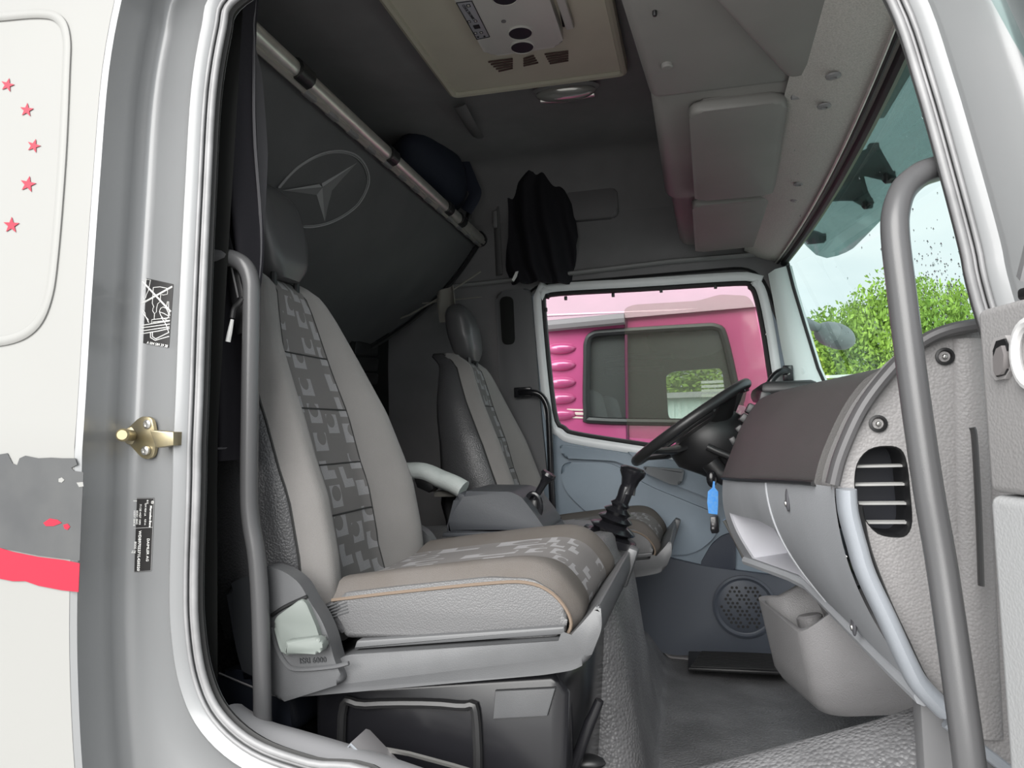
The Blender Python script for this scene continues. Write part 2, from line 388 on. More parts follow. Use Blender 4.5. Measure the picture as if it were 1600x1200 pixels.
# outer skin to the left (flat panel) – same wall
L = sorted([(p.z, p.x) for p in outer(.012, -.092) if p.x < -.5])
b = B(); b.grid(lambda u, v: (lerp(-1.75, interp(lerp(-.7, 1.75, v), L) + .001, u), -.0922 + tumble(lerp(-.7, 1.75, v)), lerp(-.7, 1.75, v)), 8, 60)
skin = obj('outer_skin', b, WHITE, body, label='white painted outer side panel')
b = B(); path = [atS(x, y, -.094) for x, y in [(-120, 30), (-20, 28), (60, 22), (92, 30), (104, 60), (103, 120), (97, 250), (85, 400), (74, 470), (52, 512), (10, 532), (-60, 536), (-150, 536)]]
b.tube(catmull(path, 6), .006, 10, upv=(0, 1, 0), flat=(.55, 1.2)); obj('pressed_ridge', b, WHITE, body)
# inner face of the near wall behind the B pillar (dark)
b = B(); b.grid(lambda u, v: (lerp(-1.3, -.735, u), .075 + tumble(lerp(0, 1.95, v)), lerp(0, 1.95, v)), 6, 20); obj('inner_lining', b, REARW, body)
# rubber seal, three beads
seal = thing('trim_1', 'dark grey rubber door seal lining the near doorway', 'door seal', kind='structure')
for nm, d, y, r in (('outer_bead', .0125, .004, .0030), ('middle_bead', .007, .009, .0026), ('inner_bead', -.001, .006, .0052)):
    b = B(); b.tube(ringY(d, y), r, 10, True, upv=(0, 1, 0)); obj(nm, b, RUBBER, seal)
b = B(); b.loft([ringY(.016, .012), ringY(.004, .016), ringY(-.003, .022), ringY(.002, .032)], True, False); obj('seal_web', b, mat('seal_web_rubber', (.02, .02, .02), .6), seal)
# stars, worn stripes, stickers, striker on the near wall
def star(c, r, rot):
    return [(c[0] + r * (1 if k % 2 == 0 else .40) * math.sin(rot + k * math.pi / 5), c[1] + r * (1 if k % 2 == 0 else .40) * math.cos(rot + k * math.pi / 5)) for k in range(10)]
def onskin(pts, off):  # polygon of pixels on the outer skin -> thin decal
    return [atS(x, y, off) for x, y in pts]
def decal(name, pts, m, lab=None, th=.0006, off=-.0931, parent=None):
    b = B(); P = onskin(pts, off); Q = [p - Vector((0, th, 0)) for p in P]
    loops = [[Vector((p.x, p.z, 0)) for p in P]]
    for t in geometry.tessellate_polygon(loops):
        b.poly3([Q[i] for i in t])
    n = len(P)
    for i in range(n): b.poly3([P[i], P[(i + 1) % n], Q[(i + 1) % n], Q[i]])
    bmesh.ops.remove_doubles(b.bm, verts=b.bm.verts[:], dist=1e-6); bmesh.ops.recalc_face_normals(b.bm, faces=b.bm.faces[:])
    return obj(name, b, m, parent or body, lab, smooth=False)
for (x, y, r, a) in [(12, 133, 11, .25), (42, 172, 11, .1), (53, 228, 11, .3), (44, 288, 13, .2), (18, 352, 13, .05)]:
    decal('star_decal', star((x, y), r, a) if False else [(px, 2 * y - py) for px, py in star((x, y), r, a)], RED, 'small red five-pointed star sticker')
random.seed(3)
top = [(-60, 714), (-20, 712), (0, 710), (12, 708), (16, 716), (20, 724), (27, 727), (31, 716), (40, 712), (60, 716), (80, 715), (98, 716), (118, 716), (121, 726), (112, 731), (116, 736), (131, 738)]
decal('stripe_decal', top + [(128, 800), (125, 876), (100, 873), (60, 868), (20, 860), (0, 856), (-60, 850)], GREYV, 'torn grey vinyl stripe')
decal('stripe_decal', [(-60, 850), (0, 856), (20, 862), (60, 870), (100, 875), (125, 880), (123, 925), (96, 922), (60, 915), (40, 908), (20, 908), (0, 904), (-60, 900)], RED, 'torn red vinyl stripe', off=-.0935)
decal('stripe_fleck', [(68, 817), (78, 810), (90, 812), (97, 817), (84, 822), (72, 822)], RED, off=-.0937)
decal('stripe_fleck', [(99, 820), (106, 818), (110, 823), (106, 828), (101, 826)], RED, off=-.0937)
decal('stripe_fleck', [(92, 748), (97, 746), (101, 750), (97, 754), (92, 753)], WHITE, off=-.0937)
decal('stripe_fleck', [(120, 754), (130, 753), (131, 760), (124, 761)], WHITE, off=-.0937)
# jamb stickers
J = .0095
def jp(x, y): return atS(x, y, J)
s1 = decal('warning_sticker', [(217, 432), (271, 444), (264, 543), (210, 534)], STICK, 'black pictogram sticker, two crossed-out bottles over a folded bunk', off=J)
def lines(name, segs, w, parent, m=INK, off=J - .0008):
    b = B()
    for s in segs:
        P = [atS(x, y, off) for x, y in s]
        b.tube(P, w, 4, caps=True, upv=(0, 1, 0))
    return obj(name, b, m, parent)
Z = lambda pts: [(202 + x * .096, 430.5 + y * .0985) for x, y in pts]
lines('crossing_bars', [Z([(180, 60), (675, 575)]), Z([(150, 475), (700, 175)])], .0014, s1)
lines('pictogram', [Z([(275, 60), (240, 220), (205, 250), (215, 290), (225, 330), (235, 370), (215, 450), (200, 520), (225, 600), (270, 660), (320, 750)]),
    Z([(275, 60), (345, 70), (310, 240), (280, 300), (265, 355), (235, 370)]), Z([(215, 545), (255, 590), (265, 650), (310, 700), (300, 740)]),
    Z([(390, 190), (500, 180), (625, 205), (620, 295), (555, 310), (510, 300), (505, 410), (460, 450), (445, 520), (440, 580), (410, 605), (380, 560), (385, 520), (400, 500), (375, 440), (385, 300), (390, 190)]),
    Z([(410, 605), (405, 700)]), Z([(490, 570), (510, 520), (550, 500), (600, 520), (635, 590), (640, 650), (600, 700), (550, 680), (510, 630), (490, 570)]), Z([(500, 580), (560, 600), (650, 650)]),
    Z([(610, 480), (620, 410), (640, 415), (640, 520), (660, 640)]), Z([(520, 660), (600, 780), (640, 900)]), Z([(360, 760), (365, 700), (660, 670)]), Z([(380, 740), (660, 710)])], .0005, s1)
lines('pictogram_bunk', [Z([(140, 800), (660, 720)]), Z([(130, 840), (660, 770)]), Z([(135, 890), (655, 815)]), Z([(140, 935), (480, 880), (655, 840)]), Z([(345, 900), (345, 985), (420, 1030), (650, 965)]), Z([(375, 890), (378, 970), (430, 1005), (650, 900)])], .0007, s1)
ex = (jp(266, 545) - jp(211, 535)).normalized(); ez = (jp(217, 432) - jp(210, 534)).normalized()
text('lettering', 'A 004 584 39 38', .0058, frame(atS(229, 537, J - .0012), ex, ez), INK, s1, .0002)
s2 = decal('type_plate', [(191, 778), (241, 778), (236, 892), (187, 896)], STICK, 'black type plate printed with white rows of figures', off=J)
lines('plate_frame', [[(191.5, 779), (240.5, 779), (235.8, 891.5), (187.5, 895), (191.5, 779)], [(189.7, 826.5), (238.5, 824)]], .0004, s2, mat('grey_print_line', (.4, .4, .4), .6))
dn = (jp(236, 892) - jp(241, 778)).normalized(); lf = (jp(241, 778) - jp(191, 778)).normalized()
def vt(s, x, y, size, bold=0): text('lettering', s, size, frame(atS(x, y, J - .0012), dn, lf), INK, s2, .0002, bold=bold)
vt('DAIMLER AG', 230, 841, .0060); vt('WDB9702271L420320', 217, 829, .0064, .0001)
vt('8000', 210, 846, .0056); vt('3400', 203, 847, .0050); vt('5000', 198.6, 847, .0050); vt('XXXXX', 194.6, 844, .0050); vt('XXXXX', 190.8, 844, .0050)
for i, x in enumerate((210, 206.4, 202.6, 198.4, 194.4, 190.6)): vt('kg', x, 860, .0046)
for i, x in enumerate((203, 199.5, 196, 192.3)): vt('1-' + str(i) if i else '1 -', x, 832, .004)
vt('Mercedes-Benz', 234.5, 790, .0052, .0001); vt('OM 924 LA', 226.5, 786, .004); vt('815', 229.5, 781, .004); vt('4,8 m', 226, 811, .004)
for i, x in enumerate((193, 197, 201, 205, 209.3, 213.3, 218.5)): vt(['10310 7540', '20554 1172', '30418 9402', '41120 5583', '52207 06418', '60301 8842', '71120 4427 1093'][i], x, 799 - 1.5 * (i > 3) - 10 * (i == 6), .0044)
text('lettering', 'Made in Germany', .0034, frame(atS(192.5, 783.5, J - .0012), lf, -dn), INK, s2, .0002)
b = B(); c_ = atS(238.3, 785, J - .0012); b.tube([c_ + lf * (.0020 * math.cos(k * math.pi / 8)) + dn * (.0020 * math.sin(k * math.pi / 8)) for k in range(16)], .0003, 4, True)
for k in range(3): b.tube([c_, c_ + (lf * math.cos(k * 2.0944) + dn * math.sin(k * 2.0944)) * .0019], .0003, 4)
obj('round_emblem', b, INK, s2)
# door striker
st = thing('door_striker', 'yellow-zinc door striker pin bolted to the silver jamb', 'latch', atS(228, 685, .008))
b = B(); pl = roundpoly([(p.x, p.z) for p in [atS(x, y, .0) for x, y in [(222, 650), (239, 652), (243, 690), (238, 716), (222, 718), (197, 690), (197, 672)]]], .008, 4)
b.prism([(x, z) for x, z in pl], 'Y', .0085, .002, .0008); obj('plate', b, ZINC, st)
b = B(); o_ = atS(207, 681, .004); b.lathe([(.014, 0), (.013, .004), (.0085, .006), (.0085, .040), (.0095, .041), (.0095, .052), (.007, .055)], o_, (.45, -.89, .02), 20); obj('pin', b, ZINC, st)
b = B(); b.prism([(p.x, p.z) for p in [atS(x, y, -.02) for x, y in [(232, 672), (269, 675), (268, 696), (240, 700)]]], 'Y', .006, -.016, .002); obj('wedge', b, ZINC, st)
for (x, y) in [(232, 663), (229, 704)]:
    b = B(); b.lathe([(.0072, 0), (.0068, .004), (.004, .006), (.0035, .004)], atS(x, y, .001), (0, -1, 0), 14); obj('screw', b, CHROME, st)

# ---- floor: one grained rubber mat over the footwell, tunnel and sill ridge
def floorz(x, y):
    f = 1 - sstep(y, 1.22, 1.9) * .85
    sx = 1 - sstep(x, -.235, -.105 - .03 * sstep(y, .6, 1.2))
    tun = .565 * sx * sstep(y, .60, .76) * (1 - sstep(y, 1.30, 1.42) * .55) * (1 - sstep(y, 1.42, 1.9) * .6)
    H = (.325 + .34 * x) * sstep(x, -.24, -.02)
    rid = H * math.exp(-((y - .28) / (.19 if y > .28 else .3)) ** 2)
    toe = .34 * sstep(x, .22, .62)
    und = .02 * math.sin(3 * x + 2 * y) * sstep(y, .4, .8)
    return max(tun, rid) * 1.0 + .25 * min(tun, rid) + toe * (1 - min(1, rid * 2)) + und
b = B(); b.grid(lambda u, v: (lambda x, y: (x, y, floorz(x, y)))(lerp(-1.24, .62, u), lerp(.03, 1.96, v)), 190, 170)
obj('floor', b, MAT_RUB, kind='structure', label='black grained rubber floor mat rising over the engine tunnel', cat='floor', sharp=80)
b = B(); b.tube(catmull([(-.98, .83, .572), (-.6, .835, .571), (-.3, .85, .568), (-.235, .9, .560)], 6), .006, 6, flat=(.5, 1.2)); 
zz = obj('tunnel_zip', b, mat('grey_zip_tape', (.13, .13, .13), .7, bump=('leather', 500, .9), c2=(.05, .05, .05), vscale=420), label='grey zip running along the top of the black tunnel cover', cat='zip')
b = B(); b.box((.14, 1.84, .025), (.42, .22, .012), bev=.004)
dm = thing('ribbed_floor_mat', 'dark ribbed rubber mat on the driver floor beside the far door', 'floor mat', (.14, 1.84, .02)); obj('mat_base', b, BLACK, dm)
for k in range(11):
    b = B(); b.tube([(-.06 + .004 * k, 1.745 + k * .019, .032), (.14, 1.742 + k * .019, .034), (.34, 1.745 + k * .019, .032)], .004, 6); obj('rib', b, BLACKS, dm)
# ---- ceiling and walls
ZR = 1.93
def ceil(u, v):
    y = lerp(.05, 1.99, v); x = lerp(-1.26, .34, u)
    z = ZR - .30 * sstep(y, 1.80, 2.02) ** 2 - .22 * (1 - sstep(y, .0, .22)) ** 2
    return (x, y, z)
b = B(); b.grid(ceil, 40, 50); obj('ceiling', b, HEAD, kind='structure', label='dark grey cloth headliner of the cab roof', cat='ceiling', sharp=80)
b = B(); b.prism([(-1.3, -.3), (.75, -.3), (.75, 2.1), (-1.3, 2.1)], 'Z', 2.06, 2.02); obj('ceiling_outer', b, SILVER, kind='structure', label='silver outer roof skin above the headliner', cat='roof')
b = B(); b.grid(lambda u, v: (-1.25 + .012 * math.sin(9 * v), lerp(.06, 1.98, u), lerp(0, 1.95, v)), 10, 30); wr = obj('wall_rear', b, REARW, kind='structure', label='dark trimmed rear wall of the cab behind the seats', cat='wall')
b = B(); b.prism([(-1.3, -.05), (.62, -.05), (.62, .05), (-1.3, .05)], 'Z', -.06, -.10); obj('floor_pan', b, BLACK, kind='structure', label='black floor pan under the mat', cat='floor')
# vent grille on the rear wall
vg = thing('wall_vent', 'dark three-slot vent panel on the rear wall between the seats', 'vent', (-1.235, 1.66, 1.14))
def onr(x, y, X=-1.235): return at(x, y, X=X)
P_ = [onr(545, 528), (onr(590, 530)), onr(587, 605), onr(543, 602)]
b = B(); b.prism(roundpoly([(p.y, p.z) for p in P_], .02, 4), 'X', -1.232, -1.222, .003); obj('panel', b, REARW, vg)
for (y0, y1) in [(533, 555), (559, 579), (583, 600)]:
    b = B(); b.prism(roundpoly([(p.y, p.z) for p in [onr(549, y0), onr(585, y0 + 1), onr(584, y1 + 1), onr(548, y1)]], .012, 3), 'X', -1.226, -1.217, .002); obj('slot', b, BLACK, vg)
# ---- far wall with the driver's door opening
YF = 1.965
FA = roundpoly([(-.652, .02), (-.650, 1.45), (.25, 1.455), (.335, 1.2), (.425, .93), (.455, .02)], [.05, .09, .09, .2, .2, .05], 6)
far_out = [(-1.26, -.08), (.50, -.08), (.49, .9), (.352, 1.5), (.352, 1.95), (-1.26, 1.95)]
b = B(); b.prism(far_out, 'Y', YF, YF + .05, holes=[[(p.x, p.y) for p in FA]]); wf = obj('wall_far', b, HEAD, kind='structure', label='dark grey driver-side cab wall around the far door', cat='wall')
b = B(); b.tube([(p.x, YF, p.y) for p in offset2(FA, -.008)], .014, 8, True, upv=(0, 1, 0)); sl = obj('trim_2', b, BLACK, kind='structure', label='black rubber seal around the far door opening', cat='door seal')
b = B(); b.prism(roundpoly([(p.x, p.z) for p in [at(x, y, Y=1.95) for x, y in [(776, 458), (830, 450), (846, 640), (858, 760), (800, 760), (784, 640)]]], .03, 4), 'Y', 1.962, 1.93, .012, 3)
obj('pillar_trim', b, mat('pillar_trim_plastic', (.10, .10, .104), .6), wf)
b = B(); b.prism(roundpoly([(p.x, p.z) for p in [at(x, y, Y=1.93) for x, y in [(781, 464), (802, 463), (805, 538), (785, 539)]]], .03, 6), 'Y', 1.932, 1.924, .003); obj('belt_guide', b, REARW, wf)
# recessed far-wall tray, dark plate painted as the recess shadow above, seam rail
b = B(); b.prism(roundpoly([(p.x, p.z) for p in [at(x, y, Y=1.93) for x, y in [(884, 292), (964, 288), (966, 338), (888, 345)]]], .03, 5), 'Y', 1.962, 1.93, .014, 3); obj('tray', b, mat('tray_plastic', (.15, .145, .15), .6), wf)
b = B(); b.prism(roundpoly([(p.x, p.z) for p in [at(x, y, Y=1.93) for x, y in [(805, 262), (950, 240), (962, 284), (880, 292), (806, 296)]]], .03, 5), 'Y', 1.962, 1.945, .008, 3); obj('recess_shade', b, REARW, wf)
b = B(); b.tube(catmull([at(718, 165, Z=1.90), at(735, 195, Z=1.88), at(760, 235, Y=1.90), at(772, 275, Y=1.94), at(776, 340, Y=1.955), at(780, 430, Y=1.955)], 6), .022, 8, flat=(.35, 1)); obj('seam_rail', b, mat('rail_cloth', (.12, .118, .12), .9), wf)
b = B(); b.box(at(774, 343, Y=1.935), (.018, .012, .07), bev=.003); obj('latch_plate', b, GREYM, wf)
b = B(); b.tube([at(x, y, Y=1.945) for x, y in [(700, 448), (760, 442), (900, 426), (1050, 408), (1200, 396)]], .009, 6); obj('top_trim_strip', b, mat('trim_strip', (.22, .22, .22), .5), wf)
# driver's door
d1 = thing('door_1', 'blue-grey driver door with window, speaker and pull, closed, at the far side', 'door', (0, 1.96, .02), kind='structure')
GW = [(853, 482), (858, 468), (874, 462), (1000, 455), (1150, 446), (1168, 450), (1178, 464), (1190, 520), (1204, 612), (1218, 690), (1214, 716), (1190, 720), (1100, 706), (1000, 691), (905, 676), (884, 667), (869, 640)]
gw = [at(x, y, Y=1.975) for x, y in GW]; gw = [Vector(v[:2]) for v in catmull([(p.x, p.z, 0) for p in gw], 4, True)]
b = B(); b.prism([(p.x, p.y) for p in offset2(FA, -.016)], 'Y', 1.955, 2.01, holes=[[(p.x, p.y) for p in offset2(gw, .018)]]); obj('door_leaf', b, DOORP, d1)
b = B(); b.tube([(p.x, 1.955, p.y) for p in offset2(gw, .030)], .016, 10, True, upv=(0, 1, 0), flat=(.7, 1.1)); obj('window_frame', b, FRAMEG, d1)
b = B(); b.tube([(p.x, 1.968, p.y) for p in offset2(gw, .008)], .012, 8, True, upv=(0, 1, 0)); obj('gasket', b, BLACK, d1)
for x, y in [(884, 464), (958, 459), (1033, 452), (1118, 446), (853, 482)]:
    b = B(); b.box(at(x, y + 2, Y=1.962), (.012, .01, .016), bev=.002); obj('clip', b, BLACK, d1)
w2 = B(); w2.prism([(p.x, p.y) for p in gw], 'Y', 1.975, 1.979); obj('window_2', w2, DGL, kind='structure', label='driver side window glass in the far door', cat='window')
def dpoly(pts, y0, y1, r, m, nm, bev=.008, lab=None):
    b = B(); b.prism(roundpoly([(p.x, p.z) for p in [at(x, y, Y=y1) for x, y in pts]], r, 5), 'Y', y0, y1, bev, 3); return obj(nm, b, m, d1, lab)
dpoly([(872, 694), (960, 706), (1060, 722), (1240, 745), (1250, 800), (1160, 800), (1060, 760), (960, 720), (880, 716)], 1.956, 1.925, .02, DOORP, 'top_ledge', .012)
dpoly([(874, 722), (955, 722), (1010, 758), (1128, 806), (1118, 840), (1085, 866), (1040, 868), (985, 845), (915, 800), (880, 765)], 1.956, 1.936, .05, DOORP, 'armrest_panel', .016)
dpoly([(875, 820), (1020, 866), (1100, 885), (1250, 905), (1250, 1024), (1045, 1024), (1010, 1010), (875, 975)], 1.956, 1.925, .04, DOORD, 'lower_panel', .016)
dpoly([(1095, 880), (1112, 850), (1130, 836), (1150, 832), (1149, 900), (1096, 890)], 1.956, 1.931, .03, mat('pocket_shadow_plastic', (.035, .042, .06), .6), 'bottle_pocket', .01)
dpoly([(980, 706), (1000, 708), (1010, 716), (990, 717)], 1.93, 1.912, .005, DOORP, 'inner_handle', .003)
dpoly([(1003, 729), (1070, 734), (1064, 757), (1050, 758), (1012, 741)], 1.93, 1.875, .012, mat('pull_plastic', (.13, .14, .15), .5), 'door_pull', .012)
b = B(); cs = at(1163, 948, Y=1.92); b.lathe([(.112, .0), (.112, .010), (.104, .014), (.100, .010), (.094, .006)], cs + Vector((0, .006, 0)), (0, -1, 0), 40); sp = obj('speaker_ring', b, DOORD, d1)
b = B(); b.lathe([(.094, 0), (.08, .006), (.0, .008)], cs, (0, -1, 0), 32, False); sg = obj('speaker_grille', b, DOORD, d1)
k = 0
for i in range(-5, 6):
    for j in range(-5, 6):
        x_, z_ = (i + .5 * (j % 2)) * .016, j * .0139
        if x_ * x_ + z_ * z_ < .0066 and (i * 7 + j * 3) % 4:
            b = B(); b.lathe([(.0055, 0), (.0055, .0012)], cs + Vector((x_, -.0075, z_)), (0, -1, 0), 6); obj('speaker_hole', b, BLACK, sg)
# plastic sheet / wind deflector hung in the far window
b = B(); q = [at(x, y, Y=1.985) for x, y in [(975, 482), (990, 476), (1090, 470), (1125, 460), (1168, 462), (1178, 475), (1195, 560), (1205, 640), (1100, 690), (980, 684)]]
b.prism(roundpoly([(p.x, p.z) for p in q], .02, 4), 'Y', 1.985, 1.988); obj('plastic_wind_shield', b, PLEX, label='clear scratched plastic sheet covering front half of the far window', cat='plastic sheet')
# ---- far A pillar and windscreen
def wx(y, z):  # windscreen surface
    c = (y - 1.0) / 1.0
    return .347 + (1.46 - z) * .31 + .034 * (1 - c * c)
ap_in = [(1231, 415), (1240, 450), (1258, 510), (1278, 575), (1291, 604), (1300, 660)]
ap_out = [(1200, 428), (1208, 470), (1220, 540), (1232, 600), (1240, 620), (1250, 680)]
b = B()
secs = []
for (a, c) in zip(ap_out, ap_in):
    p0 = at(*a, Y=1.955); p1 = at(*a, Y=1.925); p2 = at(*c, Y=1.90); p3 = at(*c, Y=1.94) + Vector((.012, .03, 0))
    m_ = (p1 + p2) / 2 + Vector((-.012, -.015, 0)); secs.append([p0, p1, m_, p2, p2 + Vector((.015, .01, 0)), p3])
b.loft(secs, False); pa = obj('trim_3', b, APIL, kind='structure', label='pale blue-grey far windscreen pillar trim', cat='pillar', sharp=70)
b = B(); b.lathe([(.018, 0), (.016, .004), (.0, .006)], at(1250, 580, Y=1.905), (-.5, -1, 0), 18, False); obj('cover_cap', b, APIL, pa)
b = B(); b.tube([p[3] for p in secs], .006, 8); obj('glass_edge', b, BLACK, pa)
def wsurf(u, v): y = lerp(.03, 2.0, u); z = lerp(.90, 1.50, v); return (wx(y, z), y, z)
b = B(); b.grid(wsurf, 30, 12); w1 = obj('window_1', b, WGL, kind='structure', label='curved tinted windscreen', cat='windscreen')
# rain drops on the outside of the windscreen
b = B(); random.seed(11)
for k in range(420):
    r_ = random.random()
    if r_ < .55: px, py = random.gauss(1470, 40), random.gauss(440, 45)
    elif r_ < .85: px, py = random.gauss(1350, 45), random.gauss(545, 35)
    else: px, py = random.uniform(1240, 1520), random.uniform(120, 590)
    d = ray(px, py); x = .45
    for _ in range(8):
        p = CAM + d * ((x - CAM.x) / d.x); x = wx(p.y, p.z)
    if .05 < p.y < 1.9 and .93 < p.z < 1.48:
        s_ = random.uniform(.0012, .0034)
        bb = bmesh.new(); bmesh.ops.create_icosphere(bb, subdivisions=1, radius=1); b.addbm(bb, Matrix.Translation(p + Vector((.0015, 0, 0))) @ Matrix.Diagonal((s_ * .5, s_, s_ * 1.2, 1)))
obj('rain_drops', b, WATER, w1, label='scattered rain drops on the windscreen', kind='stuff')
# windscreen header: speckled strip with twin rubber lines, screws
def hdr(u, v):
    y = lerp(.05, 1.95, u); x0 = .20; x1 = wx(y, 1.46) - .010; z0 = 1.515; z1 = 1.462
    return (lerp(x0, x1, v), y, lerp(z0, z1, v) - .012 * math.sin(math.pi * v))
b = B(); b.grid(hdr, 30, 8); hd = obj('trim_4', b, HEADER, kind='structure', label='speckled grey header strip above the windscreen', cat='trim', sharp=80)
for dx, r_, m in ((-.006, .0055, ALU), (.0, .012, BLACK), (-.022, .004, BLACK), (-.030, .0035, ALU)):
    b = B(); b.tube([(wx(y, 1.46) - .010 + dx, y, 1.456 - .10 * dx) for y in [.05 + .1 * k for k in range(20)]], r_, 8); obj('edge_bead', b, m, hd)
b = B(); b.grid(lambda u, v: (wx(lerp(.0, 2.0, u), 1.46) + lerp(-.012, .02, v), lerp(.0, 2.0, u), 1.465 + lerp(0, .25, v)), 16, 2); b.solid(.01); obj('roof_front', b, SILVER, hd)
for x, y in [(1302, 118), (1288, 165), (1248, 287), (1243, 312), (1217, 385)]:
    d = ray(x, y); p = at(x, y, Z=1.478)
    b = B(); b.lathe([(.014, 0), (.013, .003), (.006, .005), (.005, .002)], p, (0, 0, -1), 14); obj('screw_cap', b, mat('screw_cap_plastic', (.06, .058, .055), .5) if False else GREYM, hd)
# ================================================================== THINGS
# ---- dashboard
DB = thing('dashboard', 'charcoal and grey dashboard with grained end panel facing the open door', 'dashboard', (.3, .6, .48))
# section of the black cap: (x, z) from its lower rear edge over the top to the windscreen, at three stations across the cab
S0 = [(.170, .771), (.180, .806), (.200, .850), (.222, .888), (.252, .920), (.30, .935), (.42, .935), (.50, .92)]
S1 = [(.055, .725), (.078, .780), (.108, .850), (.150, .912), (.185, .932), (.25, .945), (.45, .945), (.56, .93)]
S2 = [(.20, .725), (.215, .78), (.235, .85), (.26, .905), (.29, .93), (.33, .94), (.45, .94), (.54, .93)]
def capsec(y):
    y = max(y, .12)
    if y <= 1.05: t = sstep((y - .12) / .93, 0, 1) * .35 + (y - .12) / .93 * .65; a, c = S0, S1
    else: t = sstep(y, 1.06, 1.22); a, c = S1, S2
    return [(lerp(p[0], q[0], t), lerp(p[1], q[1], t)) for p, q in zip(a, c)]
b = B(); ys = [.215, .23, .3, .4, .5, .6, .7, .8, .9, 1.0, 1.04, 1.06, 1.1, 1.16, 1.22, 1.4, 1.6, 1.8, 1.90]
secs = []
for y in ys:
    c = [Vector((v.x, y, v.y)) for v in catmull([(p[0], p[1], 0) for p in capsec(y)], 4)]
    secs.append(c + [Vector((c[-1].x, y, .70)), Vector((c[0].x + .03, y, .70))])
b.loft(secs, True, True); obj('top_cap', b, DASHB, DB, sharp=50)
b = B(); b.tube([Vector((capsec(y)[0][0] - .001, y, capsec(y)[0][1] - .002)) for y in ys[:11]], .004, 6); obj('cap_seam', b, BLACK, DB)
# lower grey face with glove recess
LB = [(.10, (.266, .500)), (.25, (.251, .503)), (.35, (.244, .505)), (.5, (.229, .512)), (.7, (.200, .530)), (.85, (.161, .522)), (1.05, (.105, .512))]
def low(u, v):
    y = lerp(.118, 1.05, u); c = capsec(y)[0]
    bot = (interp(y, [(k, p[0]) for k, p in LB]), interp(y, [(k, p[1]) for k, p in LB]))
    x = lerp(c[0] + .003, bot[0], v ** 1.2) - .018 * math.sin(math.pi * v); z = lerp(c[1] - .004, bot[1], v)
    return Vector((x, y, z))
rec = lambda u, v: .47 < u < .93 and .40 < v < .93
b = B(); b.grid(low, 40, 30, skip=rec); obj('lower_panel', b, DASHG, DB, sharp=60)
U0, U1, V0, V1 = 19 / 40, 37 / 40, 12 / 30, 28 / 30
b = B()
def rim(u, v, d): p = low(u, v); return p + Vector((d, 0, d * .10))
loop = [(lerp(U0, U1, i / 18), V0) for i in range(18)] + [(U1, lerp(V0, V1, i / 16)) for i in range(16)] + [(lerp(U1, U0, i / 18), V1) for i in range(18)] + [(U0, lerp(V1, V0, i / 16)) for i in range(16)]
b.loft([[rim(u, v, 0) for u, v in loop], [rim(lerp(u, .7, .03), lerp(v, .66, .03), .004) for u, v in loop], [rim(lerp(u, .7, .06), lerp(v, .62, .12), .085) for u, v in loop]], True, False)
gl_ = B(); gl_.bm.faces.new([gl_.bm.verts.new(rim(lerp(u, .7, .06), lerp(v, .62, .12), .0849)) for u, v in loop])
obj('glove_recess', b, DASHL, DB, 'pale lining of the open glove recess'); obj('recess_back', gl_, DASHG, DB)
b = B(); b.tube([low(U0 - .02, v / 12) + Vector((-.001, 0, 0)) for v in range(0, 13)], .0022, 6); obj('panel_seam', b, mat('seam_grey', (.36, .37, .39), .5), DB)
b = B(); b.tube([low(u / 10, 1) for u in range(0, 11)], .012, 8); obj('lower_lip', b, DASHG, DB)
for u, v in [(.30, .12), (.22, .86)]:
    p = low(u, v); b = B(); b.ell(p, (.004, .012, .020), 16, 8); r_ = obj('screw_recess', b, mat('recess_grey', (.10, .10, .11), .5), DB)
    b = B(); b.lathe([(.006, 0), (.005, .004), (0, .005)], p + Vector((-.001, 0, -.006)), (-1, 0, 0), 10, False); obj('screw', b, CHROME, r_)
# end panel with side vent
EPo = [(1527, 508), (1480, 517), (1440, 535), (1400, 570), (1360, 618), (1335, 660), (1312, 715), (1301, 757), (1306, 775), (1332, 800), (1345, 880), (1375, 950), (1402, 1000), (1432, 1075), (1476, 1112), (1530, 1165), (1600, 1220)]
ep = [at(x, y, Y=.125) for x, y in EPo]; ep = [Vector((p.x, p.z, 0)) for p in ep] + [Vector((.46, .36, 0)), Vector((.46, .97, 0))]
epc = [Vector(v[:2]) for v in catmull(ep[:-2], 3)] + [Vector(v[:2]) for v in ep[-2:]]
VH = [(1336, 760), (1340, 725), (1358, 703), (1385, 697), (1408, 702), (1418, 725), (1423, 770), (1426, 815), (1418, 836), (1400, 840), (1372, 834), (1352, 812), (1342, 788)]
vh = [at(x, y, Y=.125) for x, y in VH]; vh = [Vector(v[:2]) for v in catmull([(p.x, p.z, 0) for p in vh], 3, True)]
b = B(); b.prism([(p.x, p.y) for p in epc], 'Y', .128, .225, holes=[[(p.x, p.y) for p in vh]]); obj('end_panel', b, ENDP, DB, 'mauve-grey grained end panel')
b = B(); b.loft([[Vector((p.x, y, p.y)) for p in offset2(vh, d)] for d, y in ((.001, .1285), (.0, .1275), (-.001, .129), (-.002, .15), (-.002, .20))], True, False); vt_ = obj('vent_housing', b, BLACK, DB)
b = B(); b.bm.faces.new([b.bm.verts.new((p.x, .20, p.y)) for p in vh]); obj('vent_back', b, VENTD, vt_)
def xr(z):
    xs = []
    for i in range(len(vh)):
        p, q = vh[i - 1], vh[i]
        if (p.y - z) * (q.y - z) <= 0 and p.y != q.y: xs.append(p.x + (q.x - p.x) * (z - p.y) / (q.y - p.y))
    return min(xs), max(xs)
